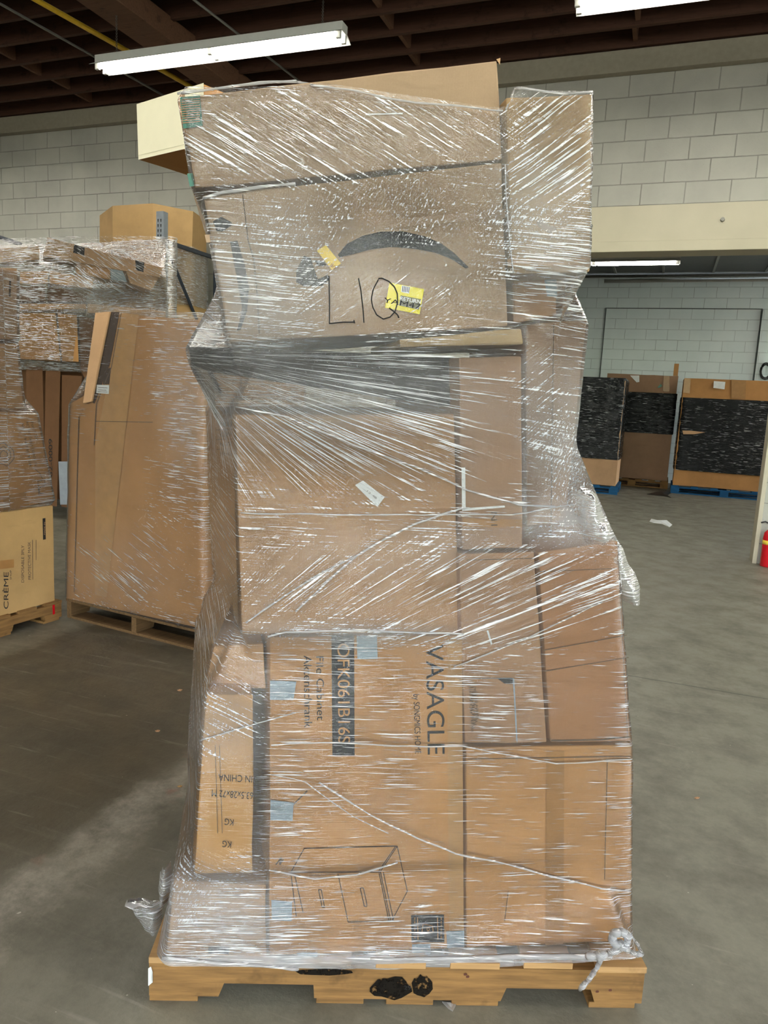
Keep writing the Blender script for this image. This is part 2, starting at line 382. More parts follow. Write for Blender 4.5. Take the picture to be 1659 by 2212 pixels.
# ------------------------------------------------------------------ stretch film hull around a group of cartons
def hull2d(P):
    P = sorted(map(tuple, P)); 
    def half(Q):
        h = []
        for p in Q:
            while len(h) >= 2 and (h[-1][0]-h[-2][0])*(p[1]-h[-2][1]) - (h[-1][1]-h[-2][1])*(p[0]-h[-2][0]) <= 0: h.pop()
            h.append(p)
        return h
    a, b = half(P), half(P[::-1]); return a[:-1] + b[:-1]
def section(corn, z):
    n = len(corn)//2; E = [(i, (i+1) % n) for i in range(n)] + [(n+i, n+(i+1) % n) for i in range(n)] + [(i, n+i) for i in range(n)]
    out = []
    for i, j in E:
        p, q = corn[i], corn[j]
        if (p[2]-z)*(q[2]-z) <= 0 and abs(p[2]-q[2]) > 1e-9:
            t = (z-p[2])/(q[2]-p[2]); out.append((p+(q-p)*t)[:2])
    return out
CALM = [(1180, 1800, 260, 260, .45), (1260, 1420, 120, 180, .45), (800, 1760, 260, 120, .35), (500, 1750, 60, 120, .5), (1060, 950, 60, 140, .35), (700, 1080, 160, 60, .2), (730, 1540, 120, 110, .5), (930, 1560, 60, 100, .45), (760, 1910, 140, 90, .4), (840, 640, 120, 60, .3), (500, 1740, 70, 110, .4)]
BOLD = [(1190, 470, 130, 160, .95), (600, 600, 110, 150, .5), (480, 1980, 130, 110, .6), (1170, 880, 50, 120, .5), (880, 1200, 150, 70, .4), (720, 1370, 250, 35, .4)]
def film_hull(name, corns, cen, z0, z1, ztop=None, zbot=None, slope=.6, NA=360, NZ=200, off=.007, mat=None, blobs=(), hazes=(), wrinkle=.0012, parent=None, calm=None, bold=()):
    cen = np.array(cen, float); zl = np.linspace(z0-.3, z1+.3, 180)
    th = np.linspace(0, 2*math.pi, NA, endpoint=False) - math.pi/2
    D = np.stack([np.cos(th), np.sin(th)], 1)
    R = np.zeros((len(zl), NA))
    for k, z in enumerate(zl):
        P = [p for c in corns for p in section(c, z)]
        if len(P) < 3: continue
        H = np.array(hull2d(P)) - cen
        for i in range(len(H)):
            a, b = H[i], H[(i+1) % len(H)]; e = b-a
            den = D[:, 0]*e[1] - D[:, 1]*e[0]
            with np.errstate(divide='ignore', invalid='ignore'):
                t = (a[0]*e[1]-a[1]*e[0])/den; s = (a[0]*D[:, 1]-a[1]*D[:, 0])/den
            ok = (t > 0) & (s >= -1e-6) & (s <= 1+1e-6) & np.isfinite(t)
            R[k, ok] = np.maximum(R[k, ok], t[ok])
    dz = np.abs(zl[:, None]-zl[None, :])
    R2 = np.zeros_like(R)
    for k in range(len(zl)):
        R2[k] = (R - slope*dz[k][:, None] - .25*dz[k][:, None]**.7*0).max(0)
    R2 = np.maximum(R2, .05)
    for _ in range(2):
        R3 = R2.copy(); R3[1:-1] = (R2[:-2]+R2[1:-1]*2+R2[2:])/4; R2 = np.maximum(R3, R)
    R2 = R2 + off
    for _ in range(1): R2 = (np.roll(R2, 1, 1)+R2*2+np.roll(R2, -1, 1))/4
    # flow coordinate: arc length round a middle section
    mid = R2[len(zl)//2]; P = D*mid[:, None]; seg = np.linalg.norm(np.roll(P, -1, 0)-P, axis=1)
    s = np.concatenate([[0], np.cumsum(seg)[:-1]]); tot = seg.sum(); i0 = 0
    s = np.where(s > tot/2, s-tot, s) + cen[0]
    V = []; FL = []; G = np.zeros((NA, NZ+1), int)
    for i in range(NA):
        xf = cen[0] + D[i, 0]*np.interp((z0+z1)/2, zl, R2[:, i])
        front = D[i, 1] < 0
        zt = ztop(xf, front) if ztop else z1
        zb = zbot(xf, front) if zbot else z0
        for j in range(NZ+1):
            z = zb + (zt-zb)*j/NZ
            r = np.interp(z, zl, R2[:, i]); x = cen[0]+D[i, 0]*r; y = cen[1]+D[i, 1]*r
            q = Vector((x*9, y*9, z*14)); r += wrinkle*mnoise.noise(q)*1.5 + wrinkle*.7*mnoise.noise(Vector((x*10, y*10, z*90)))
            G[i, j] = len(V); V.append((cen[0]+D[i, 0]*r, cen[1]+D[i, 1]*r, z))
            FL.append((x if front else s[i], z, 0))
    F = [(G[i, j], G[(i+1) % NA, j], G[(i+1) % NA, j+1], G[i, j+1]) for i in range(NA) for j in range(NZ)]
    me = bpy.data.meshes.new(name); me.from_pydata(V, [], F); me.update()
    for p in me.polygons: p.use_smooth = True
    Va = np.array(V); d = Va-CP; zc = d @ fw; px = 829.5+FPX*(d @ cr)/zc; py = 1106-FPX*(d @ cu)/zc
    frontv = np.array([D[i, 1] < .15 for i in range(NA) for j in range(NZ+1)])
    W = {a: np.zeros(len(V)) for a in LAYERS}; W['haze'] = np.zeros(len(V))
    for (lay, x, y, rx, ry, am) in blobs:
        g = am*np.exp(-(((px-x)/rx)**2+((py-y)/ry)**2)**1.5)*frontv; W[lay] = np.maximum(W[lay], g)
    oth = sum(W[a] for a in LAYERS[1:]); W['w_flat'] = np.clip(1.0-oth, .12, 1)
    if calm:
        gg = np.ones(len(V))
        for (x, y, rx, ry, am) in calm: gg -= am*np.exp(-(((px-x)/rx)**2+((py-y)/ry)**2)**1.5)*frontv
        for (x, y, rx, ry, am) in bold: gg += am*np.exp(-(((px-x)/rx)**2+((py-y)/ry)**2)**1.5)*frontv
        for a in LAYERS: W[a] = W[a]*np.clip(gg, .3, 2)
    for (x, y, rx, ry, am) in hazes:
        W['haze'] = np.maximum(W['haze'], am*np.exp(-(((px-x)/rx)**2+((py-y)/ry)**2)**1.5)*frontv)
    flow_attr(me, FL, W)
    o = new_obj(name, me, mat or FILM, parent)
    return o, BVHTree.FromPolygons([Vector(v) for v in V], F)

# ================================================================== THE BUILDING
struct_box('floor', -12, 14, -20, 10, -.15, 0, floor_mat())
# back wall with the wide opening into the next bay
bm = bmesh.new()
add_box(bm, -12, -1.6, 0, .2, 0, 5.16); add_box(bm, -1.6, 1.02, 0, .2, 3.1, 5.16); add_box(bm, 1.02, 14, 0, .2, 0, 5.16)
tag(bm_obj('wall_back', bm, WALLM, None, BM), kind='structure')
struct_box('trim_1', -1.7, 4.0, -.03, .23, 3.03, 3.44, CREAMW, bev=.004)         # header beam over the opening
struct_box('trim_2', -1.7, 4.0, -.05, .25, 3.00, 3.10, CREAMW, bev=.004)
struct_box('trim_3', .99, 1.03, -.03, .23, 0, 3.0, CREAMW, bev=.004)
struct_box('trim_4', -12, 14, -.10, -.002, 4.66, 4.86, plain('painted_ledger', s2l(146, 138, 122), .6), bev=.004)   # ledger under the joists
for (a0, z_) in ((-.86, 3.26), (.36, 3.28)):                                       # bolts of the header
    bm = bmesh.new(); bmesh.ops.create_cone(bm, cap_ends=True, segments=8, radius1=.022, radius2=.018, depth=.03)
    o = bm_obj('bolt', bm, STEEL, None, BM @ Matrix.Translation((a0, -.045, z_)) @ Matrix.Rotation(math.pi/2, 4, 'X'))
    tag(o, 'small round bolt head on the cream header beam, %s' % ('nearer the wrapped stack' if a0 < 0 else 'nearer the photo edge'), 'bolt')
struct_box('wall_left', -12.2, -12, -20, 10, 0, 5.3, WALLM); struct_box('wall_far', -12, 14, 8.0, 8.2, 0, 5.3, WALLF)
# rear wall behind the camera: dock doors and multi pane windows to daylight
bm = bmesh.new(); add_box(bm, -12, -3.2, -20.2, -20, 0, 5.3); add_box(bm, -3.2, 14, -20.2, -20, 4.2, 5.3); add_box(bm, -.2, 1.2, -20.2, -20, 0, 4.2)
add_box(bm, 4.4, 5.6, -20.2, -20, 0, 4.2); add_box(bm, 9.8, 14, -20.2, -20, 0, 4.2)
for k in range(1, 4): add_box(bm, 5.6, 9.8, -20.1, -20.04, k*1.05-.03, k*1.05+.03)
for k in range(1, 6): add_box(bm, 5.6+k*.7-.03, 5.6+k*.7+.03, -20.1, -20.04, 0, 4.2)
tag(bm_obj('wall_front', bm, WALLM, None, BM), kind='structure')
# right wall with daylight openings for both bays
bm = bmesh.new(); add_box(bm, 14, 14.2, -20, -14, 0, 5.3); add_box(bm, 14, 14.2, -14, -4, 3.8, 5.3); add_box(bm, 14, 14.2, -14, -4, 0, .9); add_box(bm, 14, 14.2, -4, 1.0, 0, 5.3)
add_box(bm, 14, 14.2, 1.0, 7.4, 4.0, 5.3); add_box(bm, 14, 14.2, 7.4, 10, 0, 5.3)
for k in range(1, 10): add_box(bm, 14.02, 14.12, -14+k-.03, -14+k+.03, .9, 3.8)
for k in range(1, 4): add_box(bm, 14.02, 14.12, -14, -4, .9+k*.72-.03, .9+k*.72+.03)
tag(bm_obj('wall_right', bm, WALLM, None, BM), kind='structure')
def portal(a, b, z, yaw, wx, wz):
    l = bpy.data.lights.new('daylight_portal', 'AREA'); l.shape = 'RECTANGLE'; l.size = wx; l.size_y = wz
    l.cycles.is_portal = True
    o = bpy.data.objects.new('daylight_portal', l); COL.objects.link(o)
    o.matrix_world = BM @ Matrix.Translation((a, b, z)) @ Matrix.Rotation(yaw, 4, 'Z') @ Matrix.Rotation(math.pi/2, 4, 'X')
portal(-1.7, -19.99, 2.1, math.pi, 3.0, 4.2); portal(2.8, -19.99, 2.1, math.pi, 3.2, 4.2)
portal(7.7, -19.99, 2.1, math.pi, 4.2, 4.2); portal(13.99, -9, 2.35, -math.pi/2, 10, 2.9); portal(13.99, 4.2, 2.0, -math.pi/2, 6.4, 4.0)
struct_box('ceiling', -12.2, 14.2, -20.2, .2, 5.16, 5.3, DECK)
# joists, the ones in view each an object
jb = -0.183; JO = []
bmj = bmesh.new(); add_box(bmj, -12, 14, -.022, .022, 4.87, 5.16)
j0 = bm_obj('ceiling_joist', bmj, JOIST, None, BM @ Matrix.Translation((0, -.10-.0, 0))); tag(j0, kind='structure'); JO.append((j0, -.10))
for k in range(1, 48):
    c = j0.copy(); COL.objects.link(c); b_ = -.10-.4*k; c.matrix_world = BM @ Matrix.Translation((0, b_, 0)); JO.append((c, b_))
bmb = bmesh.new(); add_box(bmb, -.02, .02, -.376, -.024, 4.91, 5.12)
br0 = bmb
me_b = bpy.data.meshes.new('bridging_board'); bmesh.ops.recalc_face_normals(bmb, faces=bmb.faces); bmb.to_mesh(me_b); bmb.free(); me_b.materials.append(BEAMW)
for (o, b_) in JO[:10]:
    for a in (-7.07, -2.75, -.57, 1.6):
        c = bpy.data.objects.new('bridging_board', me_b); COL.objects.link(c); c.parent = o; c.location = (a + .02*math.sin(b_*9), 0, 0)
struct_box('trim_5', -5.06, -4.70, -20, -.02, 4.69, 4.90, BEAMW, bev=.01)          # main timber beam
# far bay ceiling
struct_box('ceiling_far', -12.2, 14.2, .2, 8.2, 4.14, 4.3, FARC)
for k in range(7):
    struct_box('ceiling_seam', -3+k*.9, -2.96+k*.9, .25, 8, 4.11, 4.145, plain('pale_seam', s2l(150, 150, 146), .5))
bm = bmesh.new(); add_tube(bm, [(-4, 7.6, 4.02), (10, 7.6, 4.02)], .04); tag(bm_obj('ceiling_pipe', bm, STEEL, None, BM, True), 'long grey pipe under the far bay ceiling, the upper one', 'pipe')
bm = bmesh.new(); add_tube(bm, [(-1.35, 7.5, 3.90), (10, 7.5, 3.96)], .035); tag(bm_obj('ceiling_pipe', bm, METALW, None, BM, True), 'long pale tube along the far wall, the lower one with an open end', 'pipe')
# far wall: outline of a bricked up doorway
gro = plain('groove_shadow', s2l(92, 98, 98), .8)
struct_box('trim_6', -1.32, -1.30, 7.985, 8.005, 0, 3.45, gro); struct_box('trim_7', 1.54, 1.56, 7.985, 8.005, 0, 3.45, gro); struct_box('trim_8', -1.32, 1.56, 7.98, 8.005, 3.44, 3.455, gro)
struct_box('trim_9', 1.565, 1.70, 7.95, 8.0, 0, 3.43, WALLF)

# ------------------------------------------------------------------ light fixtures
def fixture(a, b, z, label, group='hanging fluorescent fixtures', length=2.44, chains=True, ntube=2):
    t = empty('fluorescent_light_fixture', L2W(a, b, z), BYAW); tag(t, label, 'ceiling light', group)
    m = t.matrix_world
    h = length/2
    bm = bmesh.new()
    add_box(bm, -h, h, -.055, .055, .045, .115, .004)
    o = bm_obj('housing', bm, METALW, t, m)
    bm = bmesh.new()
    for sg in (-1, 1):
        vs = [bm.verts.new(p) for p in ((-h, sg*.05, .05), (h, sg*.05, .05), (h, sg*.125, .008), (-h, sg*.125, .008))]
        bm.faces.new(vs if sg > 0 else vs[::-1])
        v2 = [bm.verts.new((v.co.x, v.co.y, v.co.z+.003)) for v in vs]; bm.faces.new(v2[::-1] if sg > 0 else v2)
        bm.faces.new((vs[2], vs[3], v2[3], v2[2]))
    bm_obj('reflector', bm, METALW, t, m)
    for sg in (-1, 1):
        for (x0, x1) in ((-h+.05, -.045), (.045, h-.05)):
            bm = bmesh.new(); add_tube(bm, [(x0, sg*.05, .012), (x1, sg*.05, .012)], .019, 12)
            bm_obj('tube', bm, E_TUBE, t, m, True)
    for x in (-h+.03, 0, h-.03):
        for sg in (-1, 1):
            bm = bmesh.new(); add_box(bm, x-.02, x+.02, sg*.05-.014, sg*.05+.014, -.012, .05, .003); bm_obj('socket', bm, METALW, t, m)
    if chains:
        for x in (-h+.2, h-.2):
            bm = bmesh.new(); zz = .115
            top = 4.87 - z
            while zz < top:
                bmesh.ops.create_circle(bm, segments=6, radius=.001)
                bm.verts.ensure_lookup_table(); bmesh.ops.delete(bm, geom=bm.verts[-6:], context='VERTS')
                add_tube(bm, [(x, 0, zz), (x+.006, .004, zz+.012), (x, 0, zz+.026)], .0028, 5); add_tube(bm, [(x, 0, zz), (x-.006, -.004, zz+.012), (x, 0, zz+.026)], .0028, 5)
                zz += .024
            bm_obj('chain', bm, CHAIN, t, m)
    return t
fixture(-3.87, -2.24, 4.25, 'lit hanging fluorescent fixture above the left side, whole length in view')
fixture(.36, -2.24, 4.25, 'lit fluorescent fixture at the top right corner, cut by the photo edge')
fixture(-.98, 1.75, 3.20, 'small lit fluorescent fixture seen beyond the wide wall opening', length=2.0)
k_ = 0
for bb in (-6.6, -11.0, -15.4):
    for aa in (-8.1, -3.87, .36, 4.6, 8.8):
        fixture(aa, bb, 4.25, 'lit fluorescent fixture behind the camera, %s row, %s' % ({-6.6: 'nearest', -11.0: 'middle', -15.4: 'rearmost'}[bb], {-8.1: 'by the left wall', -3.87: 'second from the left wall', .36: 'in the row centre', 4.6: 'second from the right wall', 8.8: 'by the right wall'}[aa]), chains=False)
for aa in (-8.1, 4.6, 8.8): fixture(aa, -2.24, 4.25, 'lit fluorescent fixture in the row of the two visible ones, %s' % {-8.1: 'at its left end', 4.6: 'beyond the photo edge', 8.8: 'at its right end'}[aa], chains=False)
for aa, b_ in ((3.0, 4.6), (7.0, 4.6)): fixture(aa, b_, 3.75, 'lit fluorescent fixture added unseen in the far bay, %s' % {3.0: 'past the far right load', 7.0: 'by the daylight opening'}[aa], chains=False)  # out of view fixtures added for more light in the far bay
# conduits
def pipe(name, label, p, q, r, mat):
    bm = bmesh.new(); p, q = np.array(p, float), np.array(q, float); e = q-p; p = p-e*.8; q = q + e*.0
    add_tube(bm, [p, q], r, 10); tag(bm_obj(name, bm, mat, None, BM, True), label, 'pipe')
pipe('gas_pipe', 'yellow pipe running under the dark joists left of the timber beam', (-5.50, -2.54, 4.75), (-5.20, -.12, 4.75), .024, YPIPE)
pipe('conduit', 'thin grey conduit under the joists left of the yellow pipe', (-5.975, -2.5, 4.8), (-5.8, -.12, 4.8), .012, STEEL)
pipe('conduit', 'thin grey conduit under the joists just right of the timber beam', (-4.18, -2.08, 4.8), (-4.04, -.12, 4.8), .012, STEEL)

# ------------------------------------------------------------------ pallets
def stringer_pallet(label, P0, yaw, W=1.2, D=1.0, wood_m=None, end_m=None, nboards=7, base='wooden_pallet', noblocks=False, marks=False):
    """stringers run along the front; deck boards run front to back"""
    wood_m = wood_m or W_PAL; end_m = end_m or wood_m
    t = empty(base, P0, math.radians(yaw)); tag(t, label, 'pallet'); m = t.matrix_world
    for k, y in enumerate((0, D/2-.02, D-.04)):
        bm = bmesh.new(); z0, z1 = .016, .105
        xs = [0, .14, .15, .38, .39, .66*W/1.0*.0+.80, .81, 1.03, 1.04, W]
        xs = [0, .165*W/1.2, .178*W/1.2, .392*W/1.2, .395*W/1.2, .85*W/1.2, .862*W/1.2, 1.07*W/1.2, 1.083*W/1.2, W]
        nz = [z0, z0, z0+.036, z0+.036, z0, z0, z0+.036, z0+.036, z0, z0]
        prof = [(x, z) for x, z in zip(xs, nz)] + [(W, z1), (0, z1)]
        f = [bm.verts.new((x, y, z)) for x, z in prof]; b = [bm.verts.new((x, y+.038, z)) for x, z in prof]
        n = len(prof); bm.faces.new(f[::-1]); bm.faces.new(b)
        for i in range(n): bm.faces.new((f[i], f[(i+1) % n], b[(i+1) % n], b[i]))
        bm_obj('stringer', bm, wood_m, t, m)
    rs = random.Random(int(P0[0]*100))
    bw = W/(nboards*1.42)
    for k in range(nboards):
        x = k*(W-bw)/(nboards-1); d = rs.uniform(-.006, .004)
        bm = bmesh.new(); add_box(bm, x, x+bw, -.004+d, D+.004+d, .106, .122, .0015)
        bm_obj('deck_board', bm, end_m, t, m)
    for k, x in enumerate((0, .40*W/1.2, .57*W/1.2, .73*W/1.2, W-.13)):
        bm = bmesh.new(); add_box(bm, x, x+.115, .002, D-.002, 0, .0155, .0015); bm_obj('bottom_board', bm, wood_m, t, m)
    return t
def block_pallet(label, P0, yaw, W=1.2, D=1.0, wood_m=None):
    wood_m = wood_m or W_BLUE
    t = empty('block_pallet', P0, math.radians(yaw)); tag(t, label, 'pallet'); m = t.matrix_world
    for x in (0, W/2-.07, W-.14):
        for y in (0, D/2-.05, D-.1):
            bm = bmesh.new(); add_box(bm, x, x+.14, y, y+.1, .022, .100, .002); bm_obj('block', bm, wood_m, t, m)
    for k in range(6):
        x = k*(W-.12)/5; bm = bmesh.new(); add_box(bm, x, x+.12, 0, D, .122, .142, .001); bm_obj('deck_board', bm, wood_m, t, m)
    for y in (0, D/2-.05, D-.1):
        bm = bmesh.new(); add_box(bm, 0, W, y, y+.1, .1, .122, .001); bm_obj('stringer_board', bm, wood_m, t, m)
        bm = bmesh.new(); add_box(bm, 0, W, y, y+.1, 0, .022, .001); bm_obj('bottom_board', bm, wood_m, t, m)
    return t

# ================================================================== MAIN STACK
PL = floor_pt(322, 2163); PR = floor_pt(1384, 2180)
pyaw = math.degrees(math.atan2(PR[1]-PL[1], PR[0]-PL[0])); PW = float(np.hypot(*(PR-PL)[:2]))
pal = stringer_pallet('wooden pallet carrying the tall film wrapped stack, black smudge on its front', PL, pyaw, PW, 1.05, W_PAL, W_END)
pf = Face(PL, (math.sin(math.radians(pyaw)), -math.cos(math.radians(pyaw)), 0))
# stencil smudge and number on the front stringer
k = NT('soot_stain'); nz_ = k.noise(k.n('TexCoord').outputs['Object'], 55, 4, .7)
ms = k.n('MixShader', i={0: k.ramp(nz_, .36, .5), 1: k.n('BsdfTransparent').outputs[0], 2: k.n('BsdfDiffuse', i={'Color': (.012, .010, .008, 1)}).outputs[0]})
k.t.links.new(ms.outputs[0], k.out.inputs[0]); SOOT = k.m
def blob(cx, cy, rx, ry, n=18, s=1): return [(cx+rx*math.cos(2*math.pi*i/n)*(1+.12*math.sin(i*s)), cy+ry*math.sin(2*math.pi*i/n)*(1+.15*math.cos(i*1.7*s))) for i in range(n)]
patch('ink_smudge', pal, pf, blob(845, 2134, 44, 24), SOOT, .002); patch('ink_smudge', pal, pf, blob(845, 2134, 30, 17), SOOT, .004); patch('ink_smudge', pal, pf, blob(912, 2130, 22, 23, s=2), SOOT, .002); patch('ink_smudge', pal, pf, blob(700, 2100, 60, 7, s=2), SOOT, .002)
text(pal, pf, '29', (872, 2138), (888, 2138), 9, INK, .004, label='stamped number 29 on the stringer')
patch('paint_mark', pal, pf, [(320, 2092), (326, 2088), (330, 2100), (326, 2112), (330, 2122), (320, 2130)], METALW, .003, 'white paint on the pallet end')
for (x, y) in ((1005, 2105), (1010, 2110), (1290, 2142), (1318, 2139)): patch('nail_head', pal, pf, blob(x, y, 4, 3, 8), plain('rust', s2l(80, 40, 24), .8), .002)

GRP = 'cartons of the tall wrapped stack'
def mf(y0, yaw, x0=0.0): return vface(x0, y0, yaw)
LOW = mf(1.605, 7); DY = 16
ZP = .124
cI = carton('carton', 'large cabinet carton with sideways brand name, bottom centre of the wrapped stack', [(583, 1376), (998, 1372), (1003, 2052), (580, 2072)], LOW, .75, DY, C_STD, snap=ZP)
cJ = carton('carton', 'plain square carton with a vertical tape strip, bottom right of the wrapped stack', [(1007, 1615), (1368, 1608), (1366, 2034), (1007, 2050)], LOW, .7, DY, C_STD, snap=ZP)
cK1 = carton('carton', 'narrow carton with smudged print resting on the plain bottom right carton', [(992, 1196), (1156, 1191), (1184, 1606), (1003, 1609)], LOW, .6, DY, C_GREY)
cK2 = carton('carton', 'blank dented carton at the right edge, on top of the plain bottom right carton', [(1162, 1192), (1336, 1168), (1365, 1603), (1189, 1606)], LOW, .6, DY, cardboard('reddish_kraft', s2l(160, 116, 80)))
cG = carton('carton', 'large plain carton with weight table on its side, above the cabinet carton', [(507, 895), (983, 893), (994, 1368), (522, 1372)], mf(1.61, 13), .6, 19, cardboard('mid_kraft', s2l(170, 130, 90)))
cH = carton('carton', 'tall narrow carton with white edged label, right of the large plain carton', [(990, 770), (1129, 768), (1131, 1186), (998, 1190)], mf(1.60, 8), .5, DY, cardboard('rosy_kraft', s2l(152, 120, 94)))
cE = carton('carton', 'tall carton at the right edge with flaring top corner, behind the narrow carton', [(1136, 700), (1272, 688), (1222, 1128), (1136, 1140)], mf(1.70, 7), .35, DY, cardboard('rosy_kraft', s2l(152, 120, 94)))
cF = carton('void_filler', 'dark grey flat filler for the shaded void, jutting out left, under the curved arrow carton', [(402, 746), (984, 768), (984, 880), (412, 792)], mf(1.67, 4), .5, 8, C_FDK)  # dark grey body; its tone stands in for the shaded void here
cX = carton('carton', 'thin flat carton edge squeezed under the right end of the curved arrow carton', [(860, 730), (1128, 708), (1132, 744), (862, 754)], mf(1.59, 7), .4, 10, cardboard('tan_edge', s2l(176, 150, 112)))
cD = carton('carton', 'big carton with black curved arrow logo and yellow stickers', [(437, 420), (1086, 349), (1099, 706), (495, 742)], mf(1.605, 5), .55, 10, cardboard('grey_brown_kraft', s2l(160, 134, 108)))
cY = carton('carton', 'small carton with a shiny bent corner under the tall top right carton', [(1106, 600), (1203, 602), (1205, 682), (1108, 700)], mf(1.70, 6), .3, 10, C_GREY)
cC = carton('carton', 'upright carton with pale blue reflections at the top right of the stack', [(1092, 207), (1282, 200), (1276, 588), (1106, 594)], mf(1.60, 4), .5, 10, cardboard('warm_kraft', s2l(168, 138, 102)))
cA = carton('carton', 'long tilted carton on top of the stack with green tape at its left end', [(387, 208), (1076, 127), (1087, 345), (418, 408)], mf(1.62, 4), .6, 10, cardboard('grey_brown_kraft', s2l(160, 134, 108)))
cL = carton('carton', 'tall leaning carton with upside down country of origin print, lower left', [(444, 1500), (549, 1500), (548, 1890), (417, 1892)], mf(1.585, 7), .6, DY, C_ORG)
cN = carton('carton', 'crushed carton top bulging left below the weight table carton', [(462, 1396), (572, 1388), (576, 1490), (440, 1492)], mf(1.65, 7), .45, DY, C_TAN)
cM = carton('carton', 'low carton with bright blue white glare at the bottom left of the stack', [(374, 1902), (576, 1912), (577, 2066), (356, 2052)], mf(1.59, 5), .6, 10, cardboard('mid_kraft', s2l(170, 130, 90)), snap=ZP)
main_c = list(ALLC)
# white box behind, sticking out to the left
fB = vface(-.47, 2.05, -36)
pts = [(294, 224), (440, 178), (440, 312), (298, 346)]
cB = carton('white_carton', 'cream white box jutting out top left behind the tilted carton', pts, fB, .34, -36, C_STD)
patch('cream_face', cB.o, fB, [(295, 225), (440, 179), (440, 312), (299, 345)], CREAM, .002, 'cream coated front face')
strokes('seam', cB.o, fB, [[(298, 336), (440, 302)]], 1.0, plain('cream_shade_line', s2l(205, 196, 165), .7), .0035)
ALLC.remove(cB)

# ---- prints, tapes and labels
f = cI.front; o = cI.o
text(o, f, 'VASAGLE', (920, 1392), (924, 1630), 38, INK)
text(o, f, 'by SONGMICS HOME', (893, 1500), (897, 1628), 13, INK)
bk = patch('print_block', o, f, [(716, 1372), (765, 1372), (766, 1632), (718, 1632)], INK)
text(o, f, 'OFK061B16S', (729, 1390), (731, 1606), 26, cardboard('kraft_letters', KR), .003)
text(o, f, 'File Cabinet', (683, 1418), (685, 1556), 16, INK); text(o, f, 'Aktenschrank', (656, 1416), (658, 1572), 17, INK)
cab = [[(657, 1833), (858, 1828)], [(657, 1833), (628, 1885)], [(858, 1828), (822, 1882)], [(854, 1829), (818, 1882)], [(858, 1828), (880, 1925)], [(628, 1885), (822, 1884)],
       [(628, 1885), (640, 1980)], [(637, 1893), (655, 1972)], [(822, 1884), (844, 1990)], [(819, 1886), (840, 1990)], [(828, 1884), (850, 1988)], [(880, 1925), (846, 1990)], [(730, 1888), (752, 1992)], [(752, 1992), (846, 1990)],
       [(688, 1922), (696, 1960)], [(694, 1922), (701, 1960)], [(688, 1922), (694, 1922)], [(696, 1960), (702, 1960)], [(778, 1918), (787, 1958)], [(785, 1918), (793, 1956)], [(778, 1918), (785, 1918)], [(787, 1958), (793, 1958)]]
strokes('cabinet_drawing', o, f, cab, 1.7, INK, .0025, 'line drawing of a two drawer cabinet')
lb = patch('warning_print', o, f, [(888, 1977), (959, 1976), (960, 2036), (889, 2036)], INK)
strokes('warning_symbol', o, f, [[(914, 1996), (911, 2016), (936, 2014), (934, 2000), (914, 1996)], [(902, 1982), (903, 2030)], [(945, 1982), (946, 2030)]] + [[(896, 1982+8*q), (896, 1987+8*q)] for q in range(6)] + [[(953, 1982+8*q), (953, 1987+8*q)] for q in range(6)], 1.6, cardboard('kraft_letters', KR), .003)
text(o, f, 'o', (922, 2002), (922, 2012), 9, cardboard('kraft_letters', KR), .003)
for q in ([(583, 1470), (640, 1472), (634, 1512), (583, 1512)], [(584, 1728), (634, 1734), (632, 1774), (584, 1772)], [(586, 1944), (631, 1948), (630, 1990), (587, 1988)],
          [(770, 1374), (814, 1372), (816, 1424), (772, 1424)], [(964, 2012), (1003, 2010), (1003, 2046), (966, 2048)], [(642, 2058), (686, 2058), (686, 2070), (642, 2070)], [(890, 2040), (930, 2040), (930, 2062), (890, 2062)]):
    patch('tape_tab', o, f, q, TAPEB, .003, 'pale blue grey tape tab')
patch('tape_strip', o, f, [(966, 1380), (998, 1380), (1002, 2046), (970, 2048)], TAPEL, .0012, 'tan tape strip down the carton edge')
strokes('scuff', o, f, [[(664, 1708), (650, 1722), (632, 1740), (628, 1750)], [(596, 1868), (608, 1852), (604, 1868), (612, 1856)]], 3, INKG)
f = cJ.front; o = cJ.o
patch('tape_strip', o, f, [(1180, 1622), (1219, 1622), (1217, 2040), (1178, 2042)], TAPEK, .0015, 'darker brown vertical tape strip')
strokes('crease', o, f, [[(1010, 1640), (1364, 1634)], [(1098, 1925), (1090, 1990)], [(1312, 1640), (1306, 1900)]], 1.5, INKG)
f = cK1.front; o = cK1.o
patch('label_corner', o, f, [(1072, 1464), (1109, 1466), (1110, 1478), (1090, 1477)], INK)
patch('label_edge', o, f, [(1108, 1466), (1111, 1466), (1118, 1600), (1115, 1600)], TAPEB)
strokes('label_outline', o, f, [[(1020, 1466), (1108, 1465), (1117, 1604)]], 1.2, TAPEB)
for k in range(5): text(o, f, 'IIII-HIUII HHII'[k:], (1012+k*3, 1480), (1018+k*3, 1580-7*k), 5, INKG)
strokes('white_scratch', o, f, [[(1053, 1362), (1062, 1392)]], 4, WHT)
strokes('crease', o, f, [[(1008, 1210), (1155, 1206)]], 1.5, INKG)
f = cK2.front; o = cK2.o
strokes('dark_mark', o, f, [[(1190, 1600), (1300, 1598), (1330, 1594), (1362, 1592)]], 3, INKG)
strokes('crease', o, f, [[(1164, 1235), (1330, 1228)], [(1175, 1405), (1355, 1372)], [(1178, 1450), (1358, 1420)], [(1337, 1240), (1356, 1596)]], 1.4, INKG)
f = cG.left
for k, (s_, y) in enumerate((('SKU', 922), ('G.W', 944), ('N.W', 965), ('MEAS', 985))):
    text(cG.o, f, s_, (476, y), (501, y-1), 10, INK, .003)
strokes('print_lines', cG.o, f, [[(466, 929), (503, 927)], [(467, 950), (503, 948)], [(468, 971), (503, 969)]], 1.2, INKG, .003)
f = cG.front; o = cG.o
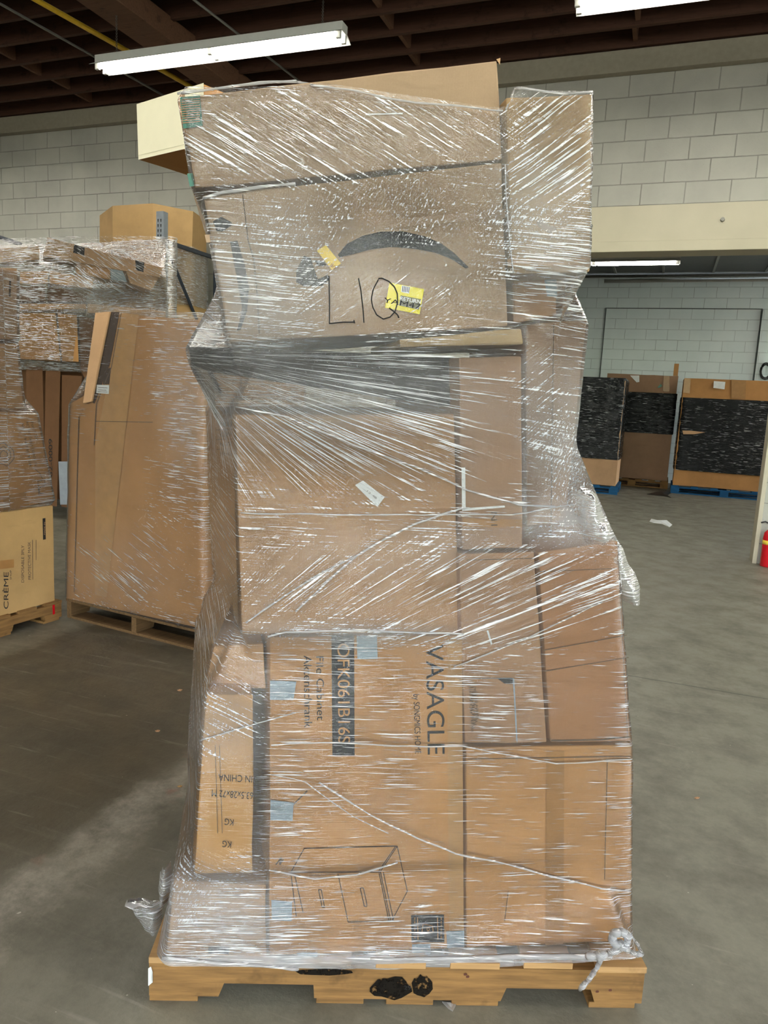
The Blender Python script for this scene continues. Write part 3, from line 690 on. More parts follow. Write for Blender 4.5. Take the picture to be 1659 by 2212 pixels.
patch('tape_strip', o, f, [(560, 900), (980, 900), (981, 912), (560, 912)], TAPEL, .0012)
f = cH.front; o = cH.o
patch('white_tape', o, f, [(997, 1010), (1005, 1010), (1006, 1102), (998, 1102)], WHT, .003, 'white upright strip of the label edge')
patch('white_tape', o, f, [(998, 1098), (1090, 1092), (1091, 1096), (998, 1104)], WHT, .003, 'white lower strip of the label edge')
text(o, f, 'N1', (1060, 1106), (1061, 1136), 14, INKG); patch('tape_strip', o, f, [(1000, 1120), (1128, 1122), (1128, 1140), (1000, 1138)], TAPEK, .0012)
f = cD.front; o = cD.o
def q3(L): return [(640+x/4.1475, 480+y/4.1475) for x, y in L]
arc_o = [(372, 292), (450, 195), (600, 120), (750, 85), (950, 80), (1150, 125), (1300, 190), (1420, 280), (1545, 405)]
arc_i = [(1515, 415), (1400, 335), (1250, 275), (1050, 238), (850, 222), (650, 248), (520, 285), (385, 315)]
bm = bmesh.new(); A_ = q3(arc_o); B_ = q3(arc_i[::-1])
A2 = [(np.interp(t, np.linspace(0, 1, len(A_)), [p[0] for p in A_]), np.interp(t, np.linspace(0, 1, len(A_)), [p[1] for p in A_])) for t in np.linspace(0, 1, 25)]
B2 = [(np.interp(t, np.linspace(0, 1, len(B_)), [p[0] for p in B_]), np.interp(t, np.linspace(0, 1, len(B_)), [p[1] for p in B_])) for t in np.linspace(0, 1, 25)]
va = [bm.verts.new(f.pt(x, y, .0015)) for x, y in A2]; vb = [bm.verts.new(f.pt(x, y, .0015)) for x, y in B2]
for i in range(24): bm.faces.new((va[i], va[i+1], vb[i+1], vb[i]))
bm_obj('curved_arrow_print', bm, INK, o)['label'] = 'black curved arrow logo'
patch('arrow_head_print', o, f, q3([(70, 300), (130, 325), (110, 400), (95, 470), (90, 520), (200, 530), (285, 470), (290, 520), (230, 570), (60, 570), (0, 540), (0, 430)]), INK)
patch('arrow_head_print', o, f, q3([(160, 340), (250, 350), (270, 385), (200, 395)]), INK)
patch('tape_strip', o, f, [(442, 507), (545, 502), (1092, 452), (1092, 470), (545, 520), (446, 524)], cardboard('faint_tape_band', s2l(168, 142, 118)), .001)
fl_ = cD.front
patch('end_arc_print', o, fl_, [(497, 522), (513, 520), (528, 570), (538, 620), (534, 670), (520, 712), (512, 714), (524, 668), (525, 620), (514, 575)], INK)
patch('end_arc_print', o, fl_, [(460, 478), (478, 468), (500, 480), (502, 486), (486, 482), (480, 500), (468, 500)], INK)
strokes('edge_crease', o, fl_, [[(524, 420), (536, 520), (548, 560), (556, 640), (560, 720)]], 2.2, INKG)
# amber and yellow stickers
st = patch('sticker', o, f, q3([(185, 255), (265, 205), (400, 370), (320, 430)]), YEL2, .004, 'small amber sticker')
text(o, f, '80', (712, 575), (722, 582), 8, plain('sticker_ink', s2l(150, 90, 20), .6), .006)
st = patch('sticker', o, f, q3([(835, 540), (1145, 600), (1105, 825), (795, 765)]), YEL, .004, 'yellow printed sticker')
patch('sticker_print', st, f, q3([(945, 565), (1020, 580), (1010, 640), (940, 625)]), WHT, .0055)
strokes('sticker_barcode', st, f, [q3([(955+k*14, 572+k*2), (950+k*14, 622+k*2)]) for k in range(5)], 1.4, INK, .007)
patch('sticker_print', st, f, q3([(935, 655), (1120, 690), (1100, 785), (920, 745)]), plain('grey_ink', s2l(120, 118, 90), .6), .0055)
text(st, f, 'YAM47', (828, 653), (908, 668), 11, INK, .0065)
text(st, f, 'RETURN', (864, 648), (908, 656), 8, WHT, .0075)
f = cA.front; o = cA.o
patch('green_tape', o, f, [(389, 210), (432, 206), (438, 272), (396, 278)], GREEN, .002, 'green tape with stripes')
strokes('tape_stripes', o, f, [[(392, 216+k*5), (432, 212+k*5)] for k in range(11)], 1.6, C_GREY, .0035)
patch('green_tape', o, f, [(404, 375), (416, 374), (420, 402), (410, 403)], GREEN, .002)
strokes('seam', o, f, [[(500, 414), (640, 400)]], 2, INKG)
strokes('white_scuff', o, f, [[(790, 247), (870, 245)]], 3, WHT)
patch('corner_nick', o, f, [(1072, 128), (1081, 125), (1080, 140), (1076, 134)], C_TAN, .001)
f = cC.front; o = cC.o
patch('tape_strip', o, f, [(1096, 560), (1276, 556), (1276, 572), (1097, 576)], TAPEL, .001)
f = cE.front; strokes('crease', cE.o, f, [[(1196, 700), (1190, 1160)]], 1.5, INKG)
f = cY.front; patch('silver_label', cY.o, f, [(1176, 605), (1202, 603), (1203, 640), (1182, 640)], TAPEB, .003)
f = cL.front; o = cL.o
text(o, f, 'IN CHINA', (545, 1676), (472, 1672), 15, INK); text(o, f, '63.5x28x72 M', (547, 1712), (458, 1706), 15, INK)
text(o, f, 'KG', (505, 1770), (486, 1768), 14, INK); text(o, f, 'KG', (500, 1818), (481, 1816), 14, INK)
strokes('crease', o, f, [[(465, 1610), (470, 1800)], [(474, 1610), (480, 1800)]], 1.3, INKG)
f = cM.front; patch('black_label', cM.o, f, [(450, 2046), (495, 2046), (495, 2060), (450, 2060)], BLACK, .002)

# ---- the film round the whole stack
zt_x = [-.6, -.5, -.44, -.30, -.18, -.10, .05, .17, .205, .23, .28, .33, .41, .8]
zt_p = [(380, 200), (380, 200), (400, 198), (560, 180), (640, 174), (700, 186), (880, 212), (1040, 236), (1090, 236), (1112, 188), (1170, 200), (1210, 200), (1283, 198), (1283, 198)]
zt_z = [mf(1.61, 4).pt(*p)[2] for p in zt_p]
def ztop(x, front): return float(np.interp(x, zt_x, zt_z)) if front else 2.02
zb_x = [-.6, -.5, -.3, 0, .3, .6, .8]; zb_z = [mf(1.57, 1).pt(*p)[2] for p in ((330, 2046), (352, 2072), (560, 2090), (830, 2112), (1100, 2110), (1330, 2095), (1390, 2080))]
def zbot(x, front): return max(.075, float(np.interp(x, zb_x, zb_z))) if front else .09
deckc = [np.array(p, float) for p in [(PL[0]+.02, PL[1]+.01, .14), (PR[0]-.02, PR[1]+.01, .14), (PR[0]-.02, PR[1]+.01, .05), (PL[0]+.02, PL[1]+.01, .05)]]
deckc = deckc + [p + np.array([-.02, 1.0, 0]) for p in deckc]
blobs = [('w_down', 640, 300, 330, 110, 1.0), ('w_down', 900, 270, 260, 90, .8), ('w_up', 1190, 300, 120, 150, 1.1), ('w_mess', 860, 470, 330, 120, .8), ('w_mess', 560, 480, 120, 110, .35),
         ('w_up', 820, 640, 190, 80, .7), ('w_mess', 1000, 560, 110, 120, .6), ('w_fan', 780, 900, 470, 190, 1.25), ('w_fan', 520, 900, 180, 130, 1.0), ('w_rise', 1080, 1290, 330, 130, 1.2), ('w_rise', 760, 1260, 300, 110, .8),
         ('w_down', 480, 1520, 110, 140, .8), ('w_mess', 470, 1560, 100, 110, .5), ('w_down', 460, 1860, 130, 60, .6), ('w_mess', 400, 1880, 60, 120, .6), ('w_up', 1160, 850, 60, 120, .7), ('w_up', 800, 1960, 400, 30, .2),
         ('w_mess', 1230, 1000, 60, 140, 1.0), ('w_mess', 590, 1375, 60, 30, .6)]
hazes = [(580, 610, 150, 170, .24), (400, 700, 100, 60, .14), (720, 860, 330, 90, .12), (1225, 950, 40, 180, .2), (1230, 1120, 110, 60, .30), (480, 1970, 140, 90, .24), (1190, 470, 110, 150, .26), (1165, 880, 40, 130, .22), (700, 900, 160, 40, .12),  # gathered film, plus window reflections painted in as pale diffuse haze
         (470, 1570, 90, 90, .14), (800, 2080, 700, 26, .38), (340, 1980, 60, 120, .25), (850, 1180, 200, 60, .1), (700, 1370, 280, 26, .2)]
corns = [c.corn for c in main_c] + [deckc]
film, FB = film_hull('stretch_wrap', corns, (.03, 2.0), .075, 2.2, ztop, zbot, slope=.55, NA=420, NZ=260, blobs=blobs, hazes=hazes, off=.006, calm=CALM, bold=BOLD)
tag(film, 'clear wrinkled stretch film wound round the tall stack of cartons', 'stretch wrap')
def on_film(x, y, off=.002):
    r = Vector(ray(x, y)).normalized(); h = FB.ray_cast(Vector(CP), r)
    if h[0] is None: return Vector(mf(1.66, 6).pt(x, y))
    return h[0] - r*off
def film_rope(px, r, name='film_fold', mat=None, sub=14, jit=.0015, flat=1.0, label=None, rr=None):
    P = [on_film(*p) for p in px]; pts = []; T = len(P)-1
    for k in range(T*sub+1):
        t = k/sub; i = min(int(t), T-1); u = t-i
        x = px[i][0]+(px[i+1][0]-px[i][0])*u; y = px[i][1]+(px[i+1][1]-px[i][1])*u
        p = on_film(x, y, .003); q = p*14
        pts.append(p + Vector((mnoise.noise(q), 0, mnoise.noise(q+Vector((9, 3, 1)))))*jit*2)
    rad = [r*(1+.45*mnoise.noise(p*25)) * (1 if rr is None else np.interp(k/len(pts), [0, 1], rr)) for k, p in enumerate(pts)]
    bm = bmesh.new(); add_tube(bm, pts, rad, 8, flat)
    o = bm_obj(name, bm, mat or FILMW, film, None, True)
    flow_attr(o.data, [(v.co.x, v.co.z, v.co.y) for v in o.data.vertices])
    if label: o['label'] = label
    return o
for px, r in (([(1000, 1098), (900, 1130), (830, 1165), (770, 1200), (700, 1262), (640, 1320)], .0032), ([(770, 1200), (690, 1240), (610, 1290), (530, 1345)], .0028),
              ([(980, 1440), (1050, 1415), (1180, 1360), (1300, 1300)], .002), ([(690, 1690), (800, 1760), (900, 1810), (985, 1845), (1100, 1868), (1200, 1895), (1300, 1920), (1362, 1925)], .0028),
              ([(585, 1610), (700, 1604), (860, 1612), (1000, 1612), (1200, 1650), (1365, 1640)], .0022), ([(520, 1108), (700, 1112), (900, 1112), (1100, 1112), (1240, 1090)], .0022),
              ([(580, 1880), (680, 1898), (770, 1890), (860, 1862)], .003), ([(585, 1672), (660, 1690), (760, 1762), (840, 1800)], .0016), ([(510, 880), (620, 900), (760, 960), (900, 1010), (1010, 1060), (1120, 1090), (1200, 1095)], .0026),
              ([(440, 430), (480, 416), (525, 408), (640, 396)], .004), ([(1090, 355), (1092, 420), (1100, 520), (1108, 590)], .0018), ([(430, 1600), (500, 1580), (560, 1560), (640, 1540)], .0022),
              ([(640, 176), (760, 196), (900, 222), (1085, 238)], .0028), ([(385, 203), (460, 192), (560, 180), (640, 175)], .004), ([(1092, 236), (1112, 190), (1150, 194), (1210, 203), (1280, 199)], .003),
              ([(580, 1376), (620, 1366), (760, 1362), (900, 1366), (1000, 1370)], .003)):
    film_rope(px, r*.75)
film_rope([(352, 2070), (560, 2086), (700, 2096), (830, 2108), (960, 2106)], .004, label='rolled lower edge of the film', rr=(1, 1))
film_rope([(800, 2072), (1000, 2070), (1160, 2066), (1270, 2066), (1320, 2062)], .007, flat=1.0, label='twisted film rope along the pallet front', rr=(.4, 1.2))
# knot and hanging tail at the lower right corner
kp = lambda x, y, d=0.0: Vector(mf(1.555-d, 2).pt(x, y))
KN = tag(empty('film_knot', kp(1330, 2060)), 'white twisted film rope tied in a loop at the right pallet corner', 'film knot')
def loose_rope(px, r, par, mat=FILMW, d=0.0, name='strand'):
    pts = []; 
    for i in range(len(px)-1):
        for k in range(8):
            u = k/8; x = px[i][0]*(1-u)+px[i+1][0]*u; y = px[i][1]*(1-u)+px[i+1][1]*u; pts.append(kp(x, y, d+.008*math.sin(i*8+k)))
    bm = bmesh.new(); add_tube(bm, pts, [r*(1+.4*mnoise.noise(p*40)) for p in pts], 8)
    o = bm_obj(name, bm, mat, par, None, True); flow_attr(o.data, [(v.co.x, v.co.z, v.co.y) for v in o.data.vertices]); return o
loose_rope([(1270, 2066), (1300, 2064), (1335, 2052), (1354, 2040), (1357, 2022), (1345, 2013), (1326, 2016), (1322, 2030), (1330, 2040), (1345, 2036)], .009, KN)
loose_rope([(1354, 2036), (1352, 2050), (1375, 2062), (1386, 2060)], .006, KN); loose_rope([(1300, 2066), (1290, 2090), (1272, 2116), (1250, 2140)], .006, KN)
loose_rope([(1360, 2018), (1378, 2040), (1388, 2062)], .003, KN, FILML)
def sheet(name, label, rows, mat, nu=14, nv=40, amp=.012, freq=22, cat=None, parent=None, base=None):
    """crumpled loose sheet; rows are (left px, right px, depth y) down its length"""
    V = []; rows = [(a, b, d) for a, b, d in rows]; ts = np.linspace(0, 1, len(rows))
    for j in range(nv+1):
        t = j/nv
        ax, ay, bx, by, dd = [np.interp(t, ts, [r_[i][k] if i < 2 else r_[2] for r_ in rows]) for i, k in ((0, 0), (0, 1), (1, 0), (1, 1), (2, 0))]
        for i in range(nu+1):
            u = i/nu; p = vface(0, dd, 0).pt(ax+(bx-ax)*u, ay+(by-ay)*u); q = Vector(p)*freq
            p = p + np.array([mnoise.noise(q)*.3, mnoise.noise(q+Vector((5, 5, 5))), mnoise.noise(q+Vector((1, 9, 2)))*.3])*amp + np.array([0, .03*math.sin(u*3.1)*-1, 0])
            V.append(p)
    F = [(j*(nu+1)+i, j*(nu+1)+i+1, (j+1)*(nu+1)+i+1, (j+1)*(nu+1)+i) for j in range(nv) for i in range(nu)]
    me = bpy.data.meshes.new(name); me.from_pydata(V, [], F)
    for p in me.polygons: p.use_smooth = True
    flow_attr(me, [(v[0]*1.0, v[2]*.6, 0) for v in V])
    o = new_obj(name, me, mat, parent)
    if label and cat: tag(o, label, cat)
    elif label: o['label'] = label
    return o
sheet('loose_film_tail', 'crumpled film tail hanging off the right side of the stack', [((1236, 1062), (1256, 1044), 1.70), ((1246, 1085), (1288, 1072), 1.68), ((1252, 1130), (1312, 1122), 1.68), ((1262, 1170), (1330, 1160), 1.69), ((1284, 1215), (1352, 1205), 1.70), ((1310, 1262), (1372, 1238), 1.71), ((1335, 1292), (1382, 1268), 1.72), ((1350, 1300), (1380, 1304), 1.72)], FILML, amp=.018, freq=26, parent=film)
sheet('loose_film_flap', 'pointed film flap sticking out at the lower left', [((274, 1946), (282, 1942), 1.75), ((286, 1952), (300, 1940), 1.75), ((296, 1975), (340, 1940), 1.75), ((312, 2000), (352, 1950), 1.75), ((326, 2018), (352, 1985), 1.75)], FILML, amp=.014, freq=30, parent=film)
sheet('loose_film_flap', 'film bubble above the pointed flap', [((352, 1868), (372, 1858), 1.8), ((345, 1890), (374, 1872), 1.8), ((342, 1920), (372, 1910), 1.8), ((345, 1942), (365, 1945), 1.8)], FILML, amp=.012, freq=30, parent=film)
# marker writing on the film
def marker(lines):
    bm = bmesh.new()
    for ln in lines:
        pts = []
        for (x0, y0), (x1, y1) in zip(ln[:-1], ln[1:]):
            for k in range(6): pts.append(on_film(x0+(x1-x0)*k/6, y0+(y1-y0)*k/6, .002))
        pts.append(on_film(*ln[-1], .002)); add_tube(bm, pts, .0014, 6)
    return bm_obj('marker_writing', bm, MARK, film)
wr = marker([q3([(293, 480), (297, 700), (297, 910)]), q3([(297, 908), (420, 895), (522, 895)]), q3([(515, 878), (524, 905)]), q3([(558, 502), (580, 620), (598, 780), (606, 900)]),
        q3([(735, 515), (690, 600), (672, 690), (685, 760), (720, 830), (780, 868), (840, 850), (885, 800), (908, 720), (905, 640), (880, 580), (830, 530), (770, 502), (735, 505)]), q3([(832, 768), (880, 805), (908, 830), (920, 858)])])
wr['label'] = 'black marker letters LIQ'
# white paper label slipped under the film in the middle
fg = cG.front
lab = patch('paper_label', cG.o, fg, [(767, 1048), (784, 1038), (831, 1074), (815, 1095)], WHT, .004, 'tilted white paper label')
text(cG.o, fg, '12-48', (792, 1062), (812, 1078), 4, INKG, .006)

# ================================================================== LEFT SIDE STACKS
def wface(P, Q): 
    P, Q = np.array(P, float), np.array(Q, float); d = Q-P
    return Face((P[0], P[1], 0), (-d[1], d[0], 0))
# gaylord P3
p3a, p3b = (-1.95, 4.44), (-.96, 3.93); f3 = wface(p3a, p3b); y3 = math.degrees(math.atan2(p3b[1]-p3a[1], p3b[0]-p3a[0]))
g3 = carton('bulk_carton', 'tall leaning bulk carton on a pallet left of the wrapped stack', [(216, 676), (440, 690), (442, 1361), (142, 1293), (150, 872), (186, 850)], f3, .95, y3, cardboard('leaning_kraft', s2l(172, 126, 80)), rough=.004)
f = f3
patch('tape_strip', g3.o, f, [(262, 676), (300, 680), (230, 1290), (205, 1285), (206, 960)], TAPEL, .002)
patch('white_label', g3.o, f, [(209, 831), (236, 832), (235, 851), (208, 849)], WHT, .006); strokes('label_lines', g3.o, f, [[(212, 837), (232, 838)], [(212, 842), (230, 843)], [(212, 846), (232, 847)]], 1, INKG, .008)
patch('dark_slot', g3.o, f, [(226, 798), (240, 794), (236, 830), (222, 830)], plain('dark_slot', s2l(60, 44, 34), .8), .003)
strokes('crease', g3.o, f, [[(262, 676), (240, 795), (208, 872), (203, 962)], [(170, 900), (160, 1280)], [(205, 910), (330, 912)]], 1.5, INKG, .004)
fl3 = carton('carton_flap', 'x', [(205, 675), (236, 672), (196, 868), (178, 872)], Face(f3.p0 + f3.n*.03, f3.n), .02, y3, C_TAN, rough=.001)
fl3.o.name = 'torn_flap'; fl3.o.parent = g3.o; fl3.o.matrix_parent_inverse = g3.o.matrix_world.inverted(); del fl3.o['category']; fl3.o['label'] = 'torn flap leaning at the upper left corner'
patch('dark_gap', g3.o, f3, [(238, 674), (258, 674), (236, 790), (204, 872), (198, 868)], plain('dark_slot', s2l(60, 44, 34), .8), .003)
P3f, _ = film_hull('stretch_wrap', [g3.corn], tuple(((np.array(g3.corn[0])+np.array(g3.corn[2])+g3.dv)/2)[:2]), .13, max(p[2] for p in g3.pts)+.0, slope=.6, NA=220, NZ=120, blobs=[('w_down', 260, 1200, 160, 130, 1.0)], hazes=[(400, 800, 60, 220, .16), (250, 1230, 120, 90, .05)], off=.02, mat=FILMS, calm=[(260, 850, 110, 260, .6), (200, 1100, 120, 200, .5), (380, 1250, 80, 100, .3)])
tag(P3f, 'clear film on the tall leaning bulk carton left of the stack', 'stretch wrap')
pl3 = floor_pt(140, 1340); pr3 = floor_pt(462, 1393)
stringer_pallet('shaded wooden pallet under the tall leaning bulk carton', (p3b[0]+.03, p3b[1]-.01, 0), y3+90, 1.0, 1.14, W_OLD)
# P1: stack at the left photo edge
e1 = np.array([.42, .907]); P1 = np.array([-1.97, 4.42])
f1 = wface(P1 - e1, P1); n1 = f1.n
dy1 = math.degrees(math.atan2(n1[0], -n1[1]))
XL = -110
cc = carton('mask_carton', 'lowest carton at the left edge, printed with protective mask text', [(XL, 1104), (115, 1092), (120, 1298), (XL, 1366)], f1, .5, dy1, cardboard('yellow_kraft', s2l(178, 144, 96)))
f = f1; o = cc.o
text(o, f, 'DISPOSABLE 3PLY', (52, 1258), (52, 1178), 6, INKG); text(o, f, 'PROTECTIVE MASK', (67, 1252), (66, 1170), 6, INKG)
text(o, f, 'CRÈME', (18, 1315), (18, 1236), 10, INK); text(o, f, 'SHOP', (25, 1252), (25, 1232), 4, INKG)
strokes('underline', o, f, [[(71, 1252), (70, 1166)], [(78, 1210), (78, 1166)]], 1, INKG)
patch('dark_pill', o, f, [(92, 1120), (98, 1119), (99, 1165), (93, 1166)], BLACK); text(o, f, 'MADE IN', (97.5, 1155), (97.5, 1128), 2.6, C_TAN, .004)
patch('tape_strip', o, f, [(XL, 1222), (30, 1208), (30, 1226), (XL, 1242)], TAPEK, .0015)
cr1 = carton('printed_carton', 'tilted carton with sideways text resting on the mask carton', [(XL, 884), (80, 892), (118, 1082), (XL, 1130)], f1, .5, dy1, C_STD)
o = cr1.o
text(o, f, 'For 1.5V', (66, 912), (78, 952), 6, INKG); text(o, f, 'RETRACTABLE CORD LITE', (56, 912), (76, 1008), 5, INKG); text(o, f, 'WITH FILTER', (46, 915), (64, 1010), 5, INKG)
for rr_ in (22, 15, 8): strokes('round_logo', o, f, [blob(8, 982, rr_, rr_*1.05, 20)+[blob(8, 982, rr_, rr_*1.05, 20)[0]]], 1.5, INKG)
strokes('plug_drawing', o, f, [[(74, 1012), (86, 1022), (92, 1034)], [(80, 1040), (96, 1036), (98, 1048), (84, 1054), (86, 1066), (96, 1066)], [(82, 1042), (84, 1070), (92, 1070)]], 1.3, INKG)
patch('tape_strip', o, f, [(6, 1072), (56, 1062), (64, 1094), (8, 1104)], TAPEK, .0015)
c3_ = carton('plain_carton', 'brown carton between the tall slotted box and the tilted printed carton', [(XL, 738), (36, 742), (52, 884), (XL, 878)], f1, .5, dy1, cardboard('mid_kraft', s2l(170, 130, 90)))
c4_ = carton('tall_carton', 'brown carton with a dark hand slot, top of the left edge stack', [(XL, 577), (38, 579), (38, 734), (XL, 732)], f1, .5, dy1, cardboard('rosy_kraft', s2l(152, 120, 94)))
patch('hand_slot', c4_.o, f, [(20, 604), (24, 606), (23, 642), (19, 640)], plain('dark_slot', s2l(60, 44, 34), .8), .002)
zt1 = max(p[2] for p in c4_.pts)-.02
cen1 = tuple(((c4_.pts[1]+c4_.pts[0])/2 - np.append(n1[:2], 0)*.2)[:2])
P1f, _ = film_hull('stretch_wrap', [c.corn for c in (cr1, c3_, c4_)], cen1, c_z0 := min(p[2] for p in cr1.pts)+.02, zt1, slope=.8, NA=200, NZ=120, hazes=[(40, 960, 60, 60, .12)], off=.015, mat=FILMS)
tag(P1f, 'clear film round the stack at the left photo edge', 'stretch wrap')
pc = floor_pt(133, 1337)
tP = stringer_pallet('bright wooden pallet with a red paint mark at the left photo edge', tuple(np.array([pc[0], pc[1], 0]) - np.append(e1*1.2, 0)), math.degrees(math.atan2(e1[1], e1[0])), 1.2, 1.0, W_PAL)
fp = wface(pc[:2]-e1, pc[:2]); patch('red_mark', tP, fp, [(113, 1302), (118, 1301), (119, 1326), (114, 1328)], RED, .003)
# P2: loose stack behind
f2 = Face(L2W(-3, -2.05), WN); d2 = math.degrees(BYAW)
def c2(label, px, mat=None, dep=.5, off=0.0, name='carton', **kw): return carton(name, label, px, Face(f2.p0 - f2.n*off, f2.n), dep, 24, mat, **kw)
G2 = [c2('long flat carton lying across the top of the loose stack by the rack', [(102, 512), (352, 578), (346, 600), (92, 553)], C_TAN, .4),
      c2('short pale carton at the top left end of the loose stack', [(-60, 540), (84, 531), (83, 561), (-60, 572)], C_TAN, .4),
      c2('brown carton below the long flat one, grey label on its right end', [(165, 556), (238, 581), (238, 604), (165, 592)], C_STD, .4, .03),
      c2('pale flat carton at the right end of the loose stack', [(272, 584), (344, 600), (326, 628), (280, 612)], C_TAN, .4, .02),
      c2('brown box left of the pair under the top cartons', [(-60, 588), (104, 585), (103, 612), (-60, 614)], C_STD, .4),
      c2('brown box right of the pair under the top cartons', [(107, 584), (202, 602), (200, 624), (107, 612)], C_STD, .4),
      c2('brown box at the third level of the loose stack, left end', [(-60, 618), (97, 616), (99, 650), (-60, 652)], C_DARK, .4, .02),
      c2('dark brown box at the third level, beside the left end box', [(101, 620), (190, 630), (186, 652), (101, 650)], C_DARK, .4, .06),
      c2('wide flat carton resting on the lower cartons behind the leaning bulk carton', [(189, 655), (358, 672), (358, 690), (189, 676)], C_TAN, .5),
      c2('brown flat carton fourth level behind the slotted box', [(-60, 654), (186, 656), (186, 668), (-60, 670)], C_STD, .4, .02),
      c2('square tan carton beside the leaning bulk carton', [(-60, 674), (120, 676), (131, 781), (-60, 768)], C_STD, .4),
      c2('narrow upright carton right of the square tan carton', [(124, 676), (166, 680), (170, 782), (134, 781)], C_STD, .4, .01),
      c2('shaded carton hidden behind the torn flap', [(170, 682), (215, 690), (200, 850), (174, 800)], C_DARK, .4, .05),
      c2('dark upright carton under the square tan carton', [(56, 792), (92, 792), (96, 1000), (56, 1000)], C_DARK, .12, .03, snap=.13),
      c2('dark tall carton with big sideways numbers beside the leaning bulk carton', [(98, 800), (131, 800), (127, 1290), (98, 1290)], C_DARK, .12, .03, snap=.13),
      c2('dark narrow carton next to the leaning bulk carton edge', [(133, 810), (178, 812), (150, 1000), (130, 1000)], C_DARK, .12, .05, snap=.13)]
patch('grey_label', G2[2].o, Face(f2.p0-f2.n*.03, f2.n), [(238, 575), (264, 583), (275, 610), (240, 604)], TAPEB, .01)
patch('black_print', G2[0].o, f2, [(160, 528), (183, 534), (182, 552), (158, 546)], INK, .003); patch('black_print', G2[0].o, f2, [(292, 562), (312, 567), (310, 588), (294, 584)], INK, .003)
text(G2[14].o, Face(f2.p0-f2.n*.03, f2.n), '62-0009', (113, 1030), (113, 948), 8, INK, .004)
pan = patch('white_panel', G2[15].o, Face(f2.p0-f2.n*.03, f2.n), [(126, 997), (148, 997), (146, 1090), (130, 1090)], plain('dull_white_panel', s2l(150, 156, 162), .6), .02)
pan['label'] = 'pale panel leaning in the gap'
c2('added dark brown backing carton deep behind the loose stack, below the flat ones', [(-60, 640), (190, 650), (180, 1280), (-60, 1290)], C_DARK, .25, .42, snap=.13)  # backing carton added so the gaps in the loose stack look dark
corn2 = [c.corn for c in G2[:13]]
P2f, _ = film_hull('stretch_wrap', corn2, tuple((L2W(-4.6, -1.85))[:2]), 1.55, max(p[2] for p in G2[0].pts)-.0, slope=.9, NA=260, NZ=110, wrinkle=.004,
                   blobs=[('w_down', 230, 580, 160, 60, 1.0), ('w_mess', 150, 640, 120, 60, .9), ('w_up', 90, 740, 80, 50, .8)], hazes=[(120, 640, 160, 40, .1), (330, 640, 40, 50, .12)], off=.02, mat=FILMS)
tag(P2f, 'clear crumpled film over the loose stack below the rack', 'stretch wrap')
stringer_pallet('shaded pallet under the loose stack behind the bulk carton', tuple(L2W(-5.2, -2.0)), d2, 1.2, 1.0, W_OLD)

# ------------------------------------------------------------------ pallet rack with octagonal bulk carton
rb = -1.4
fr_ = Face(L2W(0, rb), WN); pb = fr_.pt(350, 560); la = float((pb-W0) @ WD)
RK = tag(empty('pallet_rack', L2W(la, rb), BYAW), 'grey steel pallet rack with punched upright and dark braces', 'rack')
m = RK.matrix_world; ztopR = float(fr_.pt(350, 458)[2])
bm = bmesh.new(); add_box(bm, -.045, .045, -.04, .04, 0, ztopR, .004); up1 = bm_obj('upright', bm, RACKG, RK, m)
bm = bmesh.new()
z = .2
while z < ztopR-.05:
    for sx_ in (-.018, .016): 
        vs = [bm.verts.new(p) for p in ((sx_-.009, -.042, z), (sx_+.009, -.042, z), (sx_+.005, -.042, z-.03), (sx_-.005, -.042, z-.03))]; bm.faces.new(vs[::-1])
    z += .0508
bm_obj('punched_holes', bm, BLACK, up1, m)
bm = bmesh.new(); add_box(bm, -.04, .04, 1.0, 1.07, 0, ztopR-.05, .004); bm_obj('upright', bm, RACKD, RK, m)
zb1 = ztopR-.28
for z_ in (zb1, zb1-1.25, zb1-2.5):
    bm = bmesh.new(); add_box(bm, -.02, .02, 0, 1.0, z_-.02, z_+.02, .002); bm_obj('brace', bm, RACKD, RK, m)
for (za, zb_) in ((zb1, zb1-1.2), (zb1-1.25, zb1-2.45)):
    bm = bmesh.new(); add_tube(bm, [(0, .03, za), (0, 1.0, zb_)], .022, 4); bm_obj('diagonal_brace', bm, RACKD, RK, m)
shelfz = float(Face(L2W(0, rb), WN).pt(400, 700)[2])
for y_ in (0, 1.0):
    bm = bmesh.new(); add_box(bm, -2.7, -.045, y_, y_+.05, shelfz-.11, shelfz-.01, .003); bm_obj('rack_beam', bm, RACKD, RK, m)
bm = bmesh.new(); add_box(bm, -2.7, -.05, 0, 1.05, shelfz-.01, shelfz+.005); bm_obj('shelf_deck', bm, RACKG, RK, m)
mi = m.inverted(); bm = bmesh.new(); add_tube(bm, [mi @ Vector(fr_.pt(-70, 490)), mi @ Vector(fr_.pt(46, 528))], .022, 4); bm_obj('diagonal_brace', bm, RACKD, RK, m)
# octagonal carton
oc = L2W(la-.62, rb+.66, shelfz+.005); H_ = float(Face(L2W(0, rb+.3), WN).pt(300, 452)[2]) - shelfz
def octa(name, z0, z1, r, mat, parent=None, squash=.82, cap=False):
    bm = bmesh.new(); n = 8; R_ = []
    for z in np.linspace(z0, z1, 8):
        R_.append([bm.verts.new((r*1.02*math.cos(math.pi/8+k*math.pi/4+.15)*(1+.015*math.sin(k*3+z*4)), r*squash*math.sin(math.pi/8+k*math.pi/4+.15)*(1+.015*math.cos(k*2+z*3)), z+(.03*math.sin(k*1.3) if z == z1 else 0))) for k in range(n)])
    for a, b in zip(R_[:-1], R_[1:]):
        for k in range(n): bm.faces.new((a[k], a[(k+1) % n], b[(k+1) % n], b[k]))
    if cap: bm.faces.new(R_[0][::-1]); bm.faces.new(R_[-1])
    return bm
bm = octa('x', 0, H_, .62, None, cap=True)
